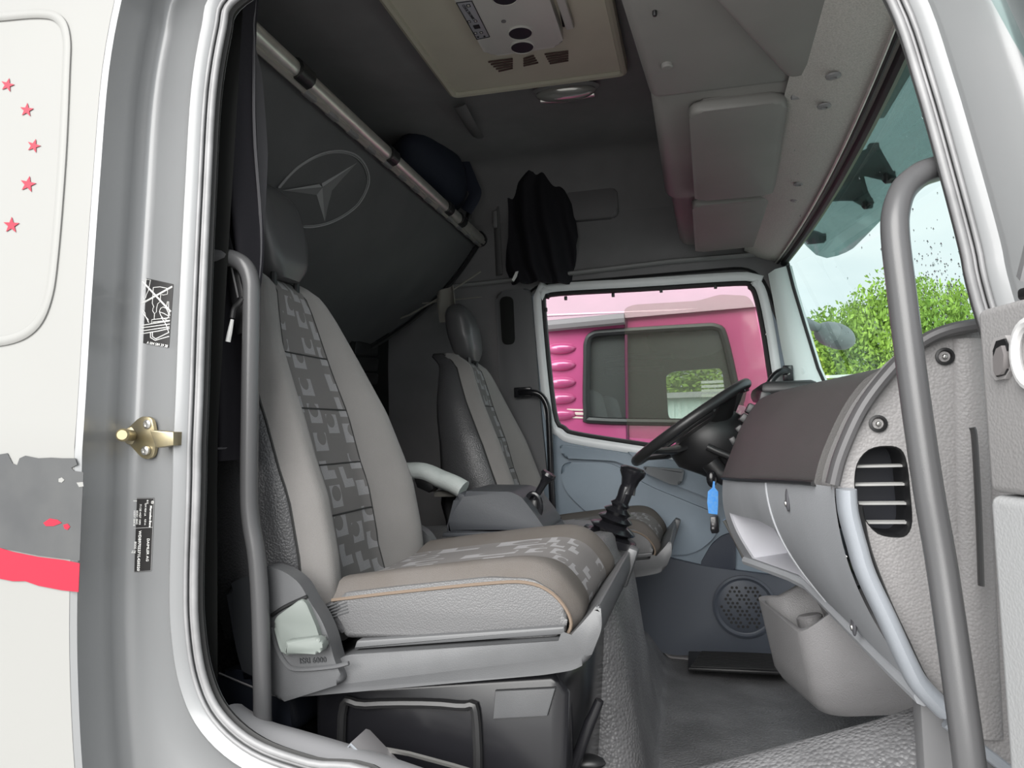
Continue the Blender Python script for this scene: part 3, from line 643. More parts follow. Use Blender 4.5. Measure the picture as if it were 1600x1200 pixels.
for y in (728, 757, 787, 817):
    z = at(1385, y, Y=.14).z; a, c = xr(z); b = B(); b.box(((a + c) / 2, .150, z), (c - a + .006, .010, .0030), rot=('X', .12)); obj('vent_slat', b, mat('slat_grey', (.42, .42, .41), .4) if y == 728 else bpy.data.materials['slat_grey'], vt_)
for x, y in [(1372, 662), (1476, 557)]:
    p = at(x, y, Y=.127); b = B(); b.lathe([(.0115, .0), (.0115, .0025), (.0085, .003), (.006, -.003), (.0, -.003)], p, (0, -1, 0), 20, False); s_ = obj('screw_socket', b, BLACK, DB)
    b = B(); b.ell(p + Vector((0, -.001, 0)), (.0035, .003, .0035), 10, 6); obj('screw', b, CHROME, s_)
# vertical fold in the end panel near the hinge
b = B(); b.tube(catmull([at(x, y, Y=.132) for x, y in [(1514, 530), (1518, 700), (1526, 900), (1538, 1150)]], 6), .022, 14, upv=(0, 1, 0), flat=(.55, 1)); obj('hinge_fold', b, ENDP, DB, sharp=80)
mo = [Vector((p.x, .118, p.y)) for p in epc]
b = B(); b.tube([v for v in catmull([at(x, y, Y=.118) for x, y in EPo[:8]], 5)], .010, 10, upv=(0, 1, 0), flat=(1.4, .9)); obj('upper_moulding', b, mat('charcoal_moulding', (.085, .083, .086), .45), DB)
b = B(); b.tube(catmull([at(x, y, Y=.105) for x, y in [(1322, 764), (1325, 800), (1338, 850), (1352, 895), (1385, 965), (1415, 1030), (1436, 1068), (1474, 1108)]], 6), .0155, 12, upv=(0, 1, 0), flat=(1.7, .8)); obj('lower_moulding', b, SILM, DB, 'satin silver moulding')
b = B(); b.tube(catmull([at(x, y, Y=.122) for x, y in [(1338, 790), (1352, 860), (1380, 935), (1410, 1000), (1445, 1070), (1490, 1110)]], 6), .008, 8); obj('moulding_gap', b, BLACK, DB)
b = B(); b.prism([(p.x, p.z) for p in [at(x, y, Y=.14) for x, y in [(1436, 1075), (1480, 1115), (1600, 1215), (1600, 1300), (1450, 1300)]]], 'Y', .14, .18, .004); obj('kick_plate', b, mat('kick_plate_grey', (.16, .16, .165), .5), DB)
b = B(); b.tube([at(x, y, Y=.13) for x, y in [(1478, 1128), (1530, 1168), (1600, 1222)]], .008, 8); obj('kick_strip', b, SILM, DB)
b = B(); b.box((.41, .64, .64), (.20, .80, .20), bev=.03); obj('inner_core', b, BLACK, DB)
# switch bank beside the instruments (edge of the dash facing the wheel)
for k, (x, y, s_) in enumerate([(1200, 622, .05), (1180, 640, .045), (1170, 655, .04), (1163, 672, .035), (1152, 690, .03)]):
    b = B(); b.box(at(x - 6, y, Y=1.09), (.026, .05, s_ * .6), rot=('Y', .3 + .2 * k), bev=.004); obj('switch_block', b, BLACK, DB)
b = B(); b.box((.26, 1.5, .955), (.16, .42, .05), bev=.02); obj('instrument_hood', b, BLACK, DB)
b = B(); b.tube([at(x, y, Y=1.10) for x, y in [(1132, 812), (1150, 845), (1163, 872)]], .006, 8); obj('chrome_edge', b, CHROME, DB)

# ---- storage bin under the dash
SB = thing('storage_bin', 'dark grey open-topped bin hanging below the dash over the footwell', 'bin', (.28, .87, .25))
def binsec(t, inset=0.):
    # t 0 bottom .. 1 rim ; outline in (x, y)
    x0 = lerp(.182, .155, t); x1 = .48; y0 = lerp(.705, .69, t); y1 = lerp(1.04, 1.08, t)
    pts = [(x0 + .05 + inset, y0 + inset), (x1, y0 + inset), (x1, y1 - inset), (x0 - .045 + inset, y1 - inset)]
    return roundpoly([(x0 + .035 + inset, y0 + inset), (x1, y0 + inset), (x1, y1 - inset), (x0 - .035 + inset, y1 - inset)], [.055, .02, .02, .06], 6)
def binz(x, y, t): return lerp(.262 + .10 * (x - .2), .420 + .85 * max(0, x - .185) * (1 - .3 * sstep(y, .7, 1.0)), t)
b = B(); secs = []
for t in (0, .06, .3, .6, .9, .97, 1.0):
    secs.append([Vector((p.x, p.y, binz(p.x, p.y, t) - (.012 if t == 0 else 0))) for p in binsec(t, .012 if t == 0 else 0)])
for t, i in ((1.0, .006), (.97, .012), (.5, .014), (.15, .016)):
    secs.append([Vector((p.x, p.y, binz(p.x, p.y, t))) for p in binsec(t, i)])
b.loft(secs, True, True); obj('bin_body', b, BINM, SB, sharp=45)
b = B(); b.loft([[(.250, .715, .50), (.43, .715, .545), (.43, 1.06, .52), (.230, 1.06, .50)], [(.305, .71, .33), (.45, .71, .33), (.45, 1.05, .33), (.305, 1.05, .33)]], True, True); obj('bin_back', b, BINM, SB)
b = B(); b.lathe([(.030, 0), (.030, .07), (.024, .075)], (.25, .95, .33), (-.2, .1, 1), 16); obj('inner_post', b, BINM, SB)

# ---- overhead console
OC = thing('overhead_console', 'grey vinyl overhead storage console above the windscreen with padded flaps', 'console', (.1, 1.2, 1.92))
def ocsec(y, x0, x1, z0, r=.03):
    return [Vector((p.x, y, p.y)) for p in roundpoly([(x0, 1.93), (x1, 1.93), (x1, z0), (x0, z0 + .01)], [.01, .01, .015, .045], 6)]
b = B(); b.loft([ocsec(.53, -.05, .245, 1.56), ocsec(.545, -.06, .25, 1.535), ocsec(.57, -.065, .255, 1.52), ocsec(1.24, -.062, .27, 1.515), ocsec(1.27, -.05, .27, 1.535), ocsec(1.86, -.035, .28, 1.525), ocsec(1.90, -.03, .28, 1.56)], True, True)
obj('console_body', b, OVER, OC, sharp=50)
def flap(nm, pts, z0, z1, r, parent=OC):
    b = B(); b.prism(roundpoly(pts, r, 5), 'Z', z0, z1, .010, 3); return obj(nm, b, OVER, parent)
flap('flap', [(.012, .585), (.205, .59), (.238, 1.215), (.022, 1.205)], 1.525, 1.498, .03)
flap('flap', [(.014, 1.255), (.238, 1.262), (.262, 1.83), (.022, 1.85)], 1.528, 1.500, .03)
b = B(); b.loft([[(.195, .51, 1.508), (.258, .50, 1.500), (.31, .02, 1.50), (.005, .10, 1.512)], [(.19, .53, 1.58), (.262, .52, 1.58), (.31, .02, 1.62), (.0, .10, 1.62)]], True, True)
bmesh.ops.bevel(b.bm, geom=b.bm.edges[:], offset=.012, segments=3, profile=.5, affect='EDGES'); obj('near_flap', b, OVER, OC)
b = B(); b.loft([[(-.12, .02, 1.60), (.31, .02, 1.57), (.31, .02, 1.93), (-.12, .02, 1.93)], [(-.063, .56, 1.522), (.252, .56, 1.518), (.252, .56, 1.93), (-.063, .56, 1.93)]], True, True)
bmesh.ops.bevel(b.bm, geom=b.bm.edges[:], offset=.02, segments=3, profile=.5, affect='EDGES'); obj('near_fascia', b, OVER, OC)
for p in [(.232, .592, 1.507), (.255, 1.24, 1.507), (.262, 1.275, 1.507), (.262, .505, 1.507)]:
    b = B(); b.lathe([(.007, -.02), (.007, .02)], p, (1, .1, 0), 8); obj('hinge', b, GREYM, OC)
for (x, y, r_, m) in ((1042, 102, .011, OVER), (1023, 20, .004, BLACK)):
    p = at(x, y, Z=1.575)
    for _ in range(5): p = at(x, y, Z=lerp(1.592, 1.522, (p.y - .02) / .54))
    b = B(); b.lathe([(r_, -.004), (r_, .004), (r_ * .8, .006), (0, .0065)], p, (0, 0, -1), 16, False); obj('cap_button', b, m, OC)

# ---- roof air-conditioner panel
AC = thing('roof_air_conditioner', 'beige roof hatch panel with grey air-conditioner outlets on the ceiling', 'air conditioner', (-.42, .9, 1.92))
b = B(); b.prism(roundpoly([(-.69, .25), (-.155, .25), (-.150, 1.19), (-.69, 1.175)], .02, 3), 'Z', 1.935, 1.897, .012, 2); obj('hatch_panel', b, BEIGE, AC)
rimp = roundpoly([(-.68, .26), (-.163, .26), (-.160, 1.18), (-.68, 1.165)], .02, 4)
b = B(); b.tube([(p.x, p.y, 1.896) for p in rimp], .011, 8, True, upv=(0, 0, 1)); obj('rim', b, mat('beige_rim', (.44, .42, .34), .55), AC)
ZU = 1.865
def u_(x, y, z=ZU): return at(x, y, Z=z)
ul, ur = u_(761, 90), u_(876, 73)
b = B(); b.prism(roundpoly([(ul.x - .0, .40), (ur.x + .015, .40), (ur.x + .012, ur.y), (ul.x, ul.y)], [.03, .03, .03, .03], 5), 'Z', 1.90, ZU, .012, 3); un = obj('unit', b, UNIT, AC)
for x, y, r_ in [(789, -5, .030), (813, 51, .030), (816, 73, .030)]:
    p = u_(x, y, ZU); b = B(); b.lathe([(r_ * 1.12, -.004), (r_ * 1.10, .003), (r_, .004), (r_ * .96, .001)], p, (0, 0, -1), 28); o1 = obj('outlet', b, UNIT, un)
    b = B(); b.lathe([(r_ * .97, -.002), (r_ * .97, .0022)], p, (0, 0, -1), 28); obj('outlet_hole', b, VENTD, o1)
b = B(); b.lathe([(.006, -.002), (.006, .002)], u_(787, 33), (0, 0, -1), 14); obj('sensor', b, GREYM, un)
cp = [u_(713, 5, ZU - .003), u_(737, 2, ZU - .003), u_(765, 58, ZU - .003), u_(745, 62, ZU - .003)]
b = B(); b.prism([(p.x, p.y) for p in cp], 'Z', ZU + .004, ZU - .002, .001); pn = obj('control_panel', b, mat('control_panel_grey', (.33, .33, .36), .5), un)
b = B(); b.tube([(p.x, p.y, ZU - .0025) for p in cp], .0012, 5, True); obj('panel_border', b, BLACK, pn)
for x, y, s_ in [(732, 9, .006), (733, 34, .005), (743, 33, .005), (745, 42, .010), (743, 52, .005), (752, 51, .005), (747, 58, .003), (757, 57, .003)]:
    b = B(); b.box(u_(x, y, ZU - .003), (s_ * 1.5, s_ * 1.5, .002)); bt = obj('button', b, BLACK, pn)
    if s_ < .009 and s_ > .004: b = B(); b.box(u_(x, y, ZU - .0045), (s_ * .8, s_ * .8, .0012)); obj('button_face', b, UNIT, bt)
text('lettering', 'COOLTRONIC', .0105, frame(u_(721, 8, ZU - .004), (.05, -1, 0), (-1, 0, 0)) if False else frame(u_(721, 8, ZU - .0035), (.10, 1, 0), (1, -.1, 0)), BLACK, pn, .0003)
for (x0, y0, x1, n, dx) in [(763, 97, 801, 5, 4), (818, 92, 834, 4, 0), (851, 85, 888, 5, 2)]:
    for k in range(n):
        a, c = u_(x0 + dx * k - (0 if dx else 0), y0 + 3.6 * k, 1.894), u_(x1 + (2.2 * k if n == 4 else 0), y0 - 5 + 3.6 * k, 1.894)
        b = B(); b.tube([a, c], .0026, 5); obj('grille_slot', b, BROWN, AC)
b = B(); b.tube([u_(873, -8, 1.89), u_(881, 40, 1.89)], .0045, 6); obj('bracket_gap', b, BLACK, AC)
b = B(); b.box((ur.x + .035, .62, 1.885), (.022, .5, .02), bev=.005); obj('side_bracket', b, UNIT, AC)
# ---- dome lamp
DL = thing('dome_lamp', 'clear oval interior lamp on the dark headliner near the roof hatch', 'lamp', tuple(at(885, 145, Z=1.915)))
c = at(884, 145, Z=1.90); b = B(); b.ell(c, (.095, .040, .022), 24, 10, ('Z', .05)); obj('lens', b, LENS, DL)
b = B(); b.tube([c + Vector((-.085, .028, -.004)), c + Vector((-.02, .034, -.008)), c + Vector((.085, .030, -.004))], .010, 8, flat=(.6, 1)); obj('lamp_switch_bar', b, CHROME, DL)
b = B(); b.ell(c + Vector((0, 0, .012)), (.105, .048, .016), 24, 8, ('Z', .05)); obj('bezel', b, GREYM, DL)

# ---- upper bunk, folded up and hanging
BK = thing('upper_bunk', 'dark cloth-covered upper bunk folded up at the rear with printed star emblem', 'bunk', (-1.0, 1.0, 1.4))
def bedge(y): return Vector((-.835, y, 1.655 + .012 * (1.95 - y)))
def bsurf(u, v):
    y = lerp(.10, 1.93 - .25 * v ** 2.2, u); f = bedge(y)
    r = Vector((-1.235, y, 1.20))
    p = f.lerp(r, v); s = .035 * math.sin(math.pi * v) 
    n = Vector((.75, 0, -.66)); return p + n * (s * (.6 + .4 * math.sin(math.pi * u)) )
b = B(); b.grid(bsurf, 40, 24); b.grid(lambda u, v: bsurf(u, v) - Vector((.75, 0, -.66)) * .03, 40, 24); obj('cover', b, BUNK, BK, sharp=60)
b = B(); b.tube(catmull([bsurf(1, t / 8) + Vector((0, .012, -.012)) for t in range(9)], 3), .010, 6); obj('hem', b, BLACK, BK)
b = B(); b.tube([bedge(y) + Vector((.012, 0, -.006)) for y in (.05, 1.0, 1.94)], .020, 12, flat=(1, .8)); tb = obj('front_tube', b, ALU, BK, 'aluminium front tube')
b = B(); b.tube([bedge(y) + Vector((.004, 0, -.030)) for y in (.05, 1, 1.93)], .008, 6); obj('rail_lip', b, mat('rail_lip_alu', (.38, .36, .33), .45, .6), tb)
def ytube(px):
    lo, hi = .0, 2.0
    for _ in range(40):
        m_ = (lo + hi) / 2; v = bedge(m_) - CAM
        if 800 + F * v.dot(RIGHT) / v.dot(FWD) < px: lo = m_
        else: hi = m_
    return lo
for px in (462, 603, 693, 714):
    y = ytube(px); w_ = .028 if px < 500 else .022
    b = B(); b.tube([bedge(y - w_) + Vector((.012, 0, -.006)), bedge(y + w_) + Vector((.012, 0, -.006))], .0245, 12); obj('sleeve', b, BLACK, tb)
b = B(); b.tube([bedge(1.92), bedge(1.955)], .030, 12); obj('end_cap', b, BLACK, tb)
for y in [.55 + .11 * k for k in range(13)]:
    b = B(); b.box(bedge(y) + Vector((.004, 0, -.032)), (.014, .05, .012), bev=.002); obj('rail_clip', b, GREYM, tb)
# emblem printed on the cover: find the cover point under each pixel
def onbunk(px, py, lift=.002):
    d = ray(px, py).normalized(); best = None
    for v in [k / 60 for k in range(61)]:
        # plane-slice: point on the cover row v where the ray passes in x
        x = bsurf(.5, v).x; t = (x - CAM.x) / d.x; p = CAM + d * t; u = max(0, min(1, (p.y - .10) / (1.83 - .25 * v ** 2.2)))
        z = bsurf(u, v).z
        e = p.z - z
        if best is None or abs(e) < best[0]: best = (abs(e), p)
    return best[1] + Vector((.75, 0, -.66)) * lift
em = thing('_tmp', 'x', 'x') if False else None
ring = [(434, 293), (449, 275), (470, 256), (500, 240), (528, 235), (552, 240), (568, 254), (576, 275), (573, 295), (560, 318), (540, 335), (515, 348), (490, 354), (470, 354), (450, 351)]
rp = [onbunk(x, y) for x, y in ring]
b = B(); b.tube(catmull(rp, 4), .0028, 5); e1 = obj('emblem_ring', b, PRINT, BK)
b = B(); b.tube(catmull([onbunk(505 + (x - 505) * .965, 296 + (y - 296) * .955) for x, y in ring], 4), .0014, 5); obj('emblem_ring_line', b, PRINT, BK)
cen = onbunk(503, 292)
for (tx, ty, a1, a2) in [((440), 297, (498, 287), (494, 304)), (558, 253, (502, 286), (518, 297)), (507, 346, (494, 304), (518, 297))]:
    t_ = onbunk(tx, ty)
    b = B(); b.poly3([cen, onbunk(*a1), t_]); obj('emblem_ray', b, PRINT, BK)
    b = B(); b.poly3([cen + Vector((0, 0, -.0008)), onbunk(*a2), t_.lerp(cen, .02)]); obj('emblem_ray', b, mat('dim_print', (.15, .15, .155), .8) if tx == 440 else bpy.data.materials['dim_print'], BK)
# ---- bag of navy cloth with straps lying on the bunk edge
BG = thing('navy_bag', 'navy cloth bag with strap and buckle lying behind the bunk rail', 'bag', tuple(at(715, 300, Y=1.8)))
b = B(); c = at(690, 262, Y=1.72); b.ell(c + Vector((-.03, -.02, -.03)), (.11, .24, .10), 24, 16, ('X', -.25))
for v in b.bm.verts: v.co += .035 * noise.noise_vector(v.co * 7)
obj('sack', b, NAVY, BG)
b = B(); b.tube(catmull([at(x, y, Y=1.80) for x, y in [(720, 168), (722, 190), (712, 215), (722, 250), (738, 290), (742, 305), (728, 330)]], 5), .02, 8, flat=(1.3, .4)); obj('strap', b, NAVY, BG)
b = B(); b.ell(at(724, 174, Y=1.8), (.022, .015, .025), 12, 8); obj('strap_end', b, NAVY, BG)
b = B(); b.tube([at(x, y, Y=1.77) for x, y in [(713, 213), (724, 209), (725, 226)]], .004, 6); obj('buckle', b, CHROME, BG)
b = B(); b.tube(catmull([at(x, y, Y=1.83) for x, y in [(735, 315), (732, 340), (727, 352), (733, 360)]], 5), .010, 8, flat=(1.2, .5)); obj('loop', b, BLACK, BG)
# ---- black garment hanging on the far wall
HG = thing('hanging_garment', 'black crumpled garment hanging on the far wall above the door', 'garment', tuple(at(840, 350, Y=1.9)))
gar = [(800, 270), (812, 268), (840, 272), (862, 264), (872, 275), (888, 300), (895, 330), (902, 370), (893, 410), (892, 436), (860, 440), (830, 442), (800, 440), (785, 420), (788, 395), (792, 340), (789, 310), (789, 288)]
gp = [at(x, y, Y=1.90) for x, y in gar]
def gsurf(u, v):
    z = lerp(at(840, 266, Y=1.9).z, at(840, 442, Y=1.9).z, v)
    row = interp(v, [(0, 0), (1, 1)])
    L_ = interp(v, [(0, 802), (.12, 789), (.3, 791), (.6, 792), (.86, 785), (1, 795)]); R_ = interp(v, [(0, 866), (.1, 874), (.3, 893), (.58, 902), (.85, 893), (1, 889)])
    py = lerp(266, 441, v); p = at(lerp(L_, R_, u), py, Y=1.9)
    fold = .022 * math.sin(u * 19 + 3 * math.sin(v * 4)) * (.3 + .7 * v) + .05 * math.sin(math.pi * u)
    return Vector((p.x, 1.955 - fold - .02, p.z + .012 * math.sin(u * 9) * (1 - v)))
b = B(); b.grid(gsurf, 40, 24); b.solid(.012); obj('cloth', b, CURT, HG, sharp=80)
b = B(); b.prism([(p.x, p.z) for p in [at(x, y, Y=1.89) for x, y in [(800, 438), (806, 425), (810, 424), (808, 432), (803, 440)]]], 'Y', 1.89, 1.885); obj('white_tag', b, INK, HG)
b = B(); b.tube([(at(835, 268, Y=1.96)) + Vector((0, .0, 0)), at(835, 268, Y=1.9)], .006, 6); obj('hook', b, GREYM, HG)
# ---- washing line with a rag
LN = thing('washing_line', 'thin pale line strung behind the driver seat', 'line', tuple(at(700, 470, Y=1.7)))
b = B(); b.tube([at(x, y, Y=1.75) for x, y in [(560, 520), (640, 492), (700, 458), (751, 424)]], .004, 6); obj('rope', b, KHAKI, LN)
b = B(); b.tube([at(x, y, Y=1.75) for x, y in [(660, 474), (712, 468), (752, 464)]], .0025, 6); obj('rope', b, KHAKI, LN)
def rag(u, v):
    a = at(lerp(684, 708, u), lerp(457, 445, u), Y=1.74); c = at(lerp(688, 716, u), lerp(505, 497, u), Y=1.74)
    return a.lerp(c, v) + Vector((0, -.012 * math.sin(u * 6 + v * 2), 0))
b = B(); b.grid(rag, 12, 10); b.solid(.003); obj('hanging_rag', b, KHAKI, label='small grey rag hanging from the washing line', cat='rag')
# ---- seats
XC = [(.50, -.615), (.55, -.62), (.65, -.63), (.75, -.648), (.90, -.702), (1.04, -.765), (1.15, -.81), (1.22, -.845)]
HW = [(.50, .235), (.60, .25), (.80, .25), (.92, .236), (1.04, .200), (1.12, .162), (1.18, .120), (1.215, .075), (1.23, .02)]
BO = [(.50, .045), (.62, .07), (.80, .07), (1.0, .045), (1.15, .018), (1.25, 0)]
SY = .465
def backf(s, z):
    """front face of the backrest; s -1..1 across, near to far"""
    hw = interp(z, HW); a = abs(s)
    x = interp(z, XC) - interp(z, BO) * (1 - sstep(a, .36, .80)) - .05 * sstep(a, .84, 1.0) ** 2
    return Vector((x - .05 * sstep(z, 1.15, 1.23) ** 2, SY + s * hw, z))
def strip(s0, s1, ns, z0=.50, z1=1.228, nz=40, lift=0):
    b = B()
    def fn(u, v): p = backf(lerp(s0, s1, u), lerp(z0, z1, v)); return p + Vector((lift, 0, lift * .3))
    b.grid(fn, ns, nz, uvfn=lambda u, v: (lerp(s0, s1, u) * .23, lerp(z0, z1, v) * 1.05)); return b
def make_seat(label):
    t = thing('truck_seat', label, 'seat', (-.5, SY, 0), 'cab seats')
    # backrest: cover (leatherette shell) with the cloth faces over it
    b = B(); secs = []
    for k in range(41):
        z = lerp(.50, 1.229, k / 40); hw = interp(z, HW); e0, e1 = backf(-1, z), backf(1, z); th = interp(z, [(.5, .20), (.7, .22), (1.0, .13), (1.23, .045)])
        loop = [backf(s, z) - Vector((.004 if abs(s) > .95 else .03, 0, 0)) for s in (-1, -.9, -.6, -.3, 0, .3, .6, .9, 1)]
        loop += [Vector((e1.x - th * .4, SY + hw * 1.03, z)), Vector((e1.x - th * .85, SY + hw * .97, z)), Vector((e1.x - th, SY + hw * .8, z)), Vector((e0.x - th, SY - hw * .8, z)), Vector((e0.x - th * .85, SY - hw * .97, z)), Vector((e0.x - th * .4, SY - hw * 1.03, z))]
        secs.append(loop)
    b.loft(secs, True, True); bk = obj('backrest_cover', b, SEATL, t, 'leatherette backrest cover', sharp=60)
    obj('centre_panel', strip(-.44, .44, 12), SEATP, bk, 'patterned cloth centre panel', sharp=80)
    obj('bolster', strip(-.985, -.44, 14), SEATF, bk, sharp=80); obj('bolster', strip(.44, .985, 14), SEATF, bk, sharp=80)
    for z in (.70, .80, .915, 1.03):
        b = B(); b.tube([backf(-.44 + .88 * k / 12, z) + Vector((.0005, 0, 0)) for k in range(13)], .0018, 5); obj('seam', b, STITCH, bk)
    for s in (-.44, .44):
        b = B(); b.tube([backf(s, .5 + .72 * k / 24) + Vector((.0003, 0, 0)) for k in range(25)], .0016, 5); obj('seam', b, STITCH, bk)
    for s in (-.985, .985):
        b = B(); b.tube([backf(s, .5 + .72 * k / 24) + Vector((.0003, 0, 0)) for k in range(25)], .0022, 5); obj('piping', b, STITCH, bk)
    # headrest
    b = B(); secs = []
    for k in range(15):
        q = k / 14; z = lerp(1.195, 1.405, q); w = interp(q, [(0, .045), (.12, .075), (.4, .094), (.8, .088), (.95, .06), (1, .035)]); d = interp(q, [(0, .03), (.2, .045), (.6, .05), (.9, .04), (1, .02)])
        xc = -.858 - .04 * q
        secs.append([Vector((xc + p.x, SY + p.y, z)) for p in roundpoly([(d, -w), (d, w), (-d, w * .8), (-d, -w * .8)], [d * .9, d * .9, d, d], 5)])
    b.loft(secs, True, True); hr = obj('headrest', b, mat('black_headrest_hide', (.075, .075, .078), .38) if 'black_headrest_hide' not in bpy.data.materials else bpy.data.materials['black_headrest_hide'], t, sharp=60)
    for dy in (-.045, .045):
        b = B(); b.tube([(-.845, SY + dy, 1.13), (-.845, SY + dy, 1.23)], .007, 8); obj('headrest_post', b, BLACK, hr)
    # cushion
    prof = [(-.585, .52), (-.60, .57), (-.59, .594), (-.49, .607), (-.33, .625), (-.262, .624), (-.225, .604), (-.205, .574), (-.212, .542), (-.25, .532)]
    b = B(); b.prism(roundpoly(prof, .012, 3), 'Y', .198, .722, .010, 3); cu = obj('cushion', b, SEATE, t, 'leatherette cushion edge', sharp=50)
    tp = [(-.605, .597), (-.49, .612), (-.33, .630), (-.27, .632), (-.232, .618), (-.205, .588), (-.195, .560), (-.207, .535)]
    tpc = catmull([(p[0], p[1], 0) for p in tp], 6)
    def top(s, q):
        k = q * (len(tpc) - 1); i = min(int(k), len(tpc) - 2); p = tpc[i].lerp(tpc[i + 1], k - i)
        bo = .016 * sstep(abs(s), .35, .8) - .030 * sstep(abs(s), .86, 1.0)
        fr = sstep(q, .55, .95)
        return Vector((p.x + bo * fr * .6, .46 + s * .262, p.y + bo * (1 - fr * .6)))
    def ctop(s0, s1, n):
        b = B(); b.grid(lambda u, v: top(lerp(s0, s1, u), v), n, 42, uvfn=lambda u, v: (lerp(s0, s1, u) * .262, v * .50)); return b
    obj('cushion_centre', ctop(-.46, .46, 12), SEATP, cu, 'patterned cloth cushion centre', sharp=80)
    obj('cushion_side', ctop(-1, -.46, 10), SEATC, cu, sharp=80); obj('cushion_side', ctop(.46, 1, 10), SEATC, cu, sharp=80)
    b = B(); b.tube([top(-1, k / 24) for k in range(25)], .0028, 6); obj('seam', b, mat('tan_seam', (.16, .12, .09), .8) if 'tan_seam' not in bpy.data.materials else bpy.data.materials['tan_seam'], cu)
    # base tray and side covers
    tray = [(-.70, .445), (-.56, .505), (-.205, .540), (-.172, .575), (-.152, .60), (-.150, .56), (-.172, .51), (-.195, .497), (-.24, .488), (-.69, .428)]
    b = B(); b.prism(roundpoly(tray, .012, 3), 'Y', .168, .745, .010, 3); ba = obj('base_tray', b, SEATB, t, sharp=50)
    b = B(); b.prism(roundpoly([(-.56, .508), (-.21, .544), (-.21, .556), (-.555, .522)], .003, 2), 'Y', .185, .215, .003); obj('tray_step', b, mat('tray_step_grey', (.10, .102, .106), .45) if 'tray_step_grey' not in bpy.data.materials else bpy.data.materials['tray_step_grey'], ba)
    b = B(); b.box((-.158, .68, .560), (.022, .05, .085), rot=('Y', .35), bev=.006); obj('front_clip', b, SEATB, ba)
    cov = [(p.x, p.z) for p in [at(x, y, Y=.165) for x, y in [(404, 887), (425, 882), (452, 890), (476, 908), (490, 935), (508, 962), (520, 990), (530, 1030), (545, 1062), (440, 1095), (420, 1050), (412, 960)]]]
    for y0, y1 in ((.150, .185), (.735, .77)):
        b = B(); b.prism(roundpoly(cov, .015, 4), 'Y', y0, y1, .009, 3); sc_ = obj('side_cover', b, SEATB, t, sharp=50)
        if y0 < .2:
            lv = [(p.x, p.z) for p in [at(x, y, Y=.148) for x, y in [(431, 975), (436, 962), (474, 934), (482, 940), (497, 975), (505, 1000), (507, 1014), (446, 1022), (440, 1008)]]]
            b = B(); b.prism(roundpoly(lv, .006, 4), 'Y', .152, .140, .004, 3); le = obj('lever_panel', b, LEVER, t, 'sage grey height lever', sharp=50)
            gr = [(p.x, p.z) for p in [at(x, y, Y=.13) for x, y in [(449, 1000), (500, 994), (507, 1000), (508, 1014), (500, 1020), (447, 1022)]]]
            b = B(); b.prism(roundpoly(gr, .004, 3), 'Y', .142, .122, .005, 3); obj('lever_grip', b, LEVER, le)
            text('lettering', 'ISRI 6000', .0125, frame(at(468, 1037, Y=.1485), (1, 0, .09), (0, 0, 1)), mat('embossed_plastic', (.05, .052, .056), .5) if 'embossed_plastic' not in bpy.data.materials else bpy.data.materials['embossed_plastic'], sc_, .0006)
            b = B(); b.tube(catmull([at(x, y, Y=.148) for x, y in [(424, 980), (432, 1010), (446, 1036), (465, 1046), (520, 1042), (545, 1036)]], 5), .0035, 6); obj('rim_line', b, SEATB, sc_)
            b = B(); b.tube(catmull([at(x, y, Y=.148) for x, y in [(424, 962), (445, 948), (480, 932)]], 5), .003, 6); obj('joint_line', b, BLACK, sc_)
    rc = [(p.x, p.z) for p in [at(x, y, Y=.19) for x, y in [(352, 918), (372, 905), (420, 890), (440, 1090), (385, 1075), (368, 1010)]]]
    b = B(); b.prism(roundpoly(rc, .015, 4), 'Y', .19, .72, .012, 3); obj('rear_cover', b, mat('rear_cover_plastic', (.03, .032, .036), .5) if 'rear_cover_plastic' not in bpy.data.materials else bpy.data.materials['rear_cover_plastic'], t)
    # elastic tab where backrest meets cushion
    el = [(p.x, p.z) for p in [at(x, y, Y=.20) for x, y in [(490, 952), (540, 930), (552, 965), (550, 980), (530, 992), (512, 980)]]]
    b = B(); b.prism(roundpoly(el, .006, 3), 'Y', .20, .26, .006, 2); eb = obj('elastic_tab', b, SEATL, t)
    for k in range(5):
        b = B(); b.tube([at(x, y + 5 * k, Y=.198) for x, y in [(496 + k * 2, 953), (520, 944), (541 + k, 936)]], .0013, 5); obj('gather', b, SEATB, eb)
    return t
seat = make_seat('passenger seat, grey patterned cloth with leatherette edge, nearest the open door')
# pedestal under the passenger seat
PD = thing('seat_pedestal', 'black plastic pedestal box under the passenger seat', 'pedestal', (-.44, .46, 0))
b = B(); b.prism([(-.66, .02), (-.66, .425), (-.24, .47), (-.215, .44), (-.245, .02)], 'Y', .235, .70, .012, 2); obj('pedestal_body', b, BLACKG, PD, sharp=50)
fr_ = catmull([(-.60, .229, .14), (-.605, .229, .385), (-.56, .229, .405), (-.40, .229, .412), (-.368, .229, .385), (-.375, .229, .12)], 5)
b = B(); b.tube(fr_, .008, 8); obj('panel_rib', b, BLACKS, PD)
b = B(); b.prism([(-.34, .395), (-.25, .405), (-.235, .450), (-.335, .440)], 'Y', .236, .226, .004); obj('grey_corner', b, SEATB, PD)
d2 = copy_tree(seat, None, Vector((.06, 1.17, -.075))); d2['label'] = 'driver seat, grey patterned cloth with black leatherette sides, beside the far door'
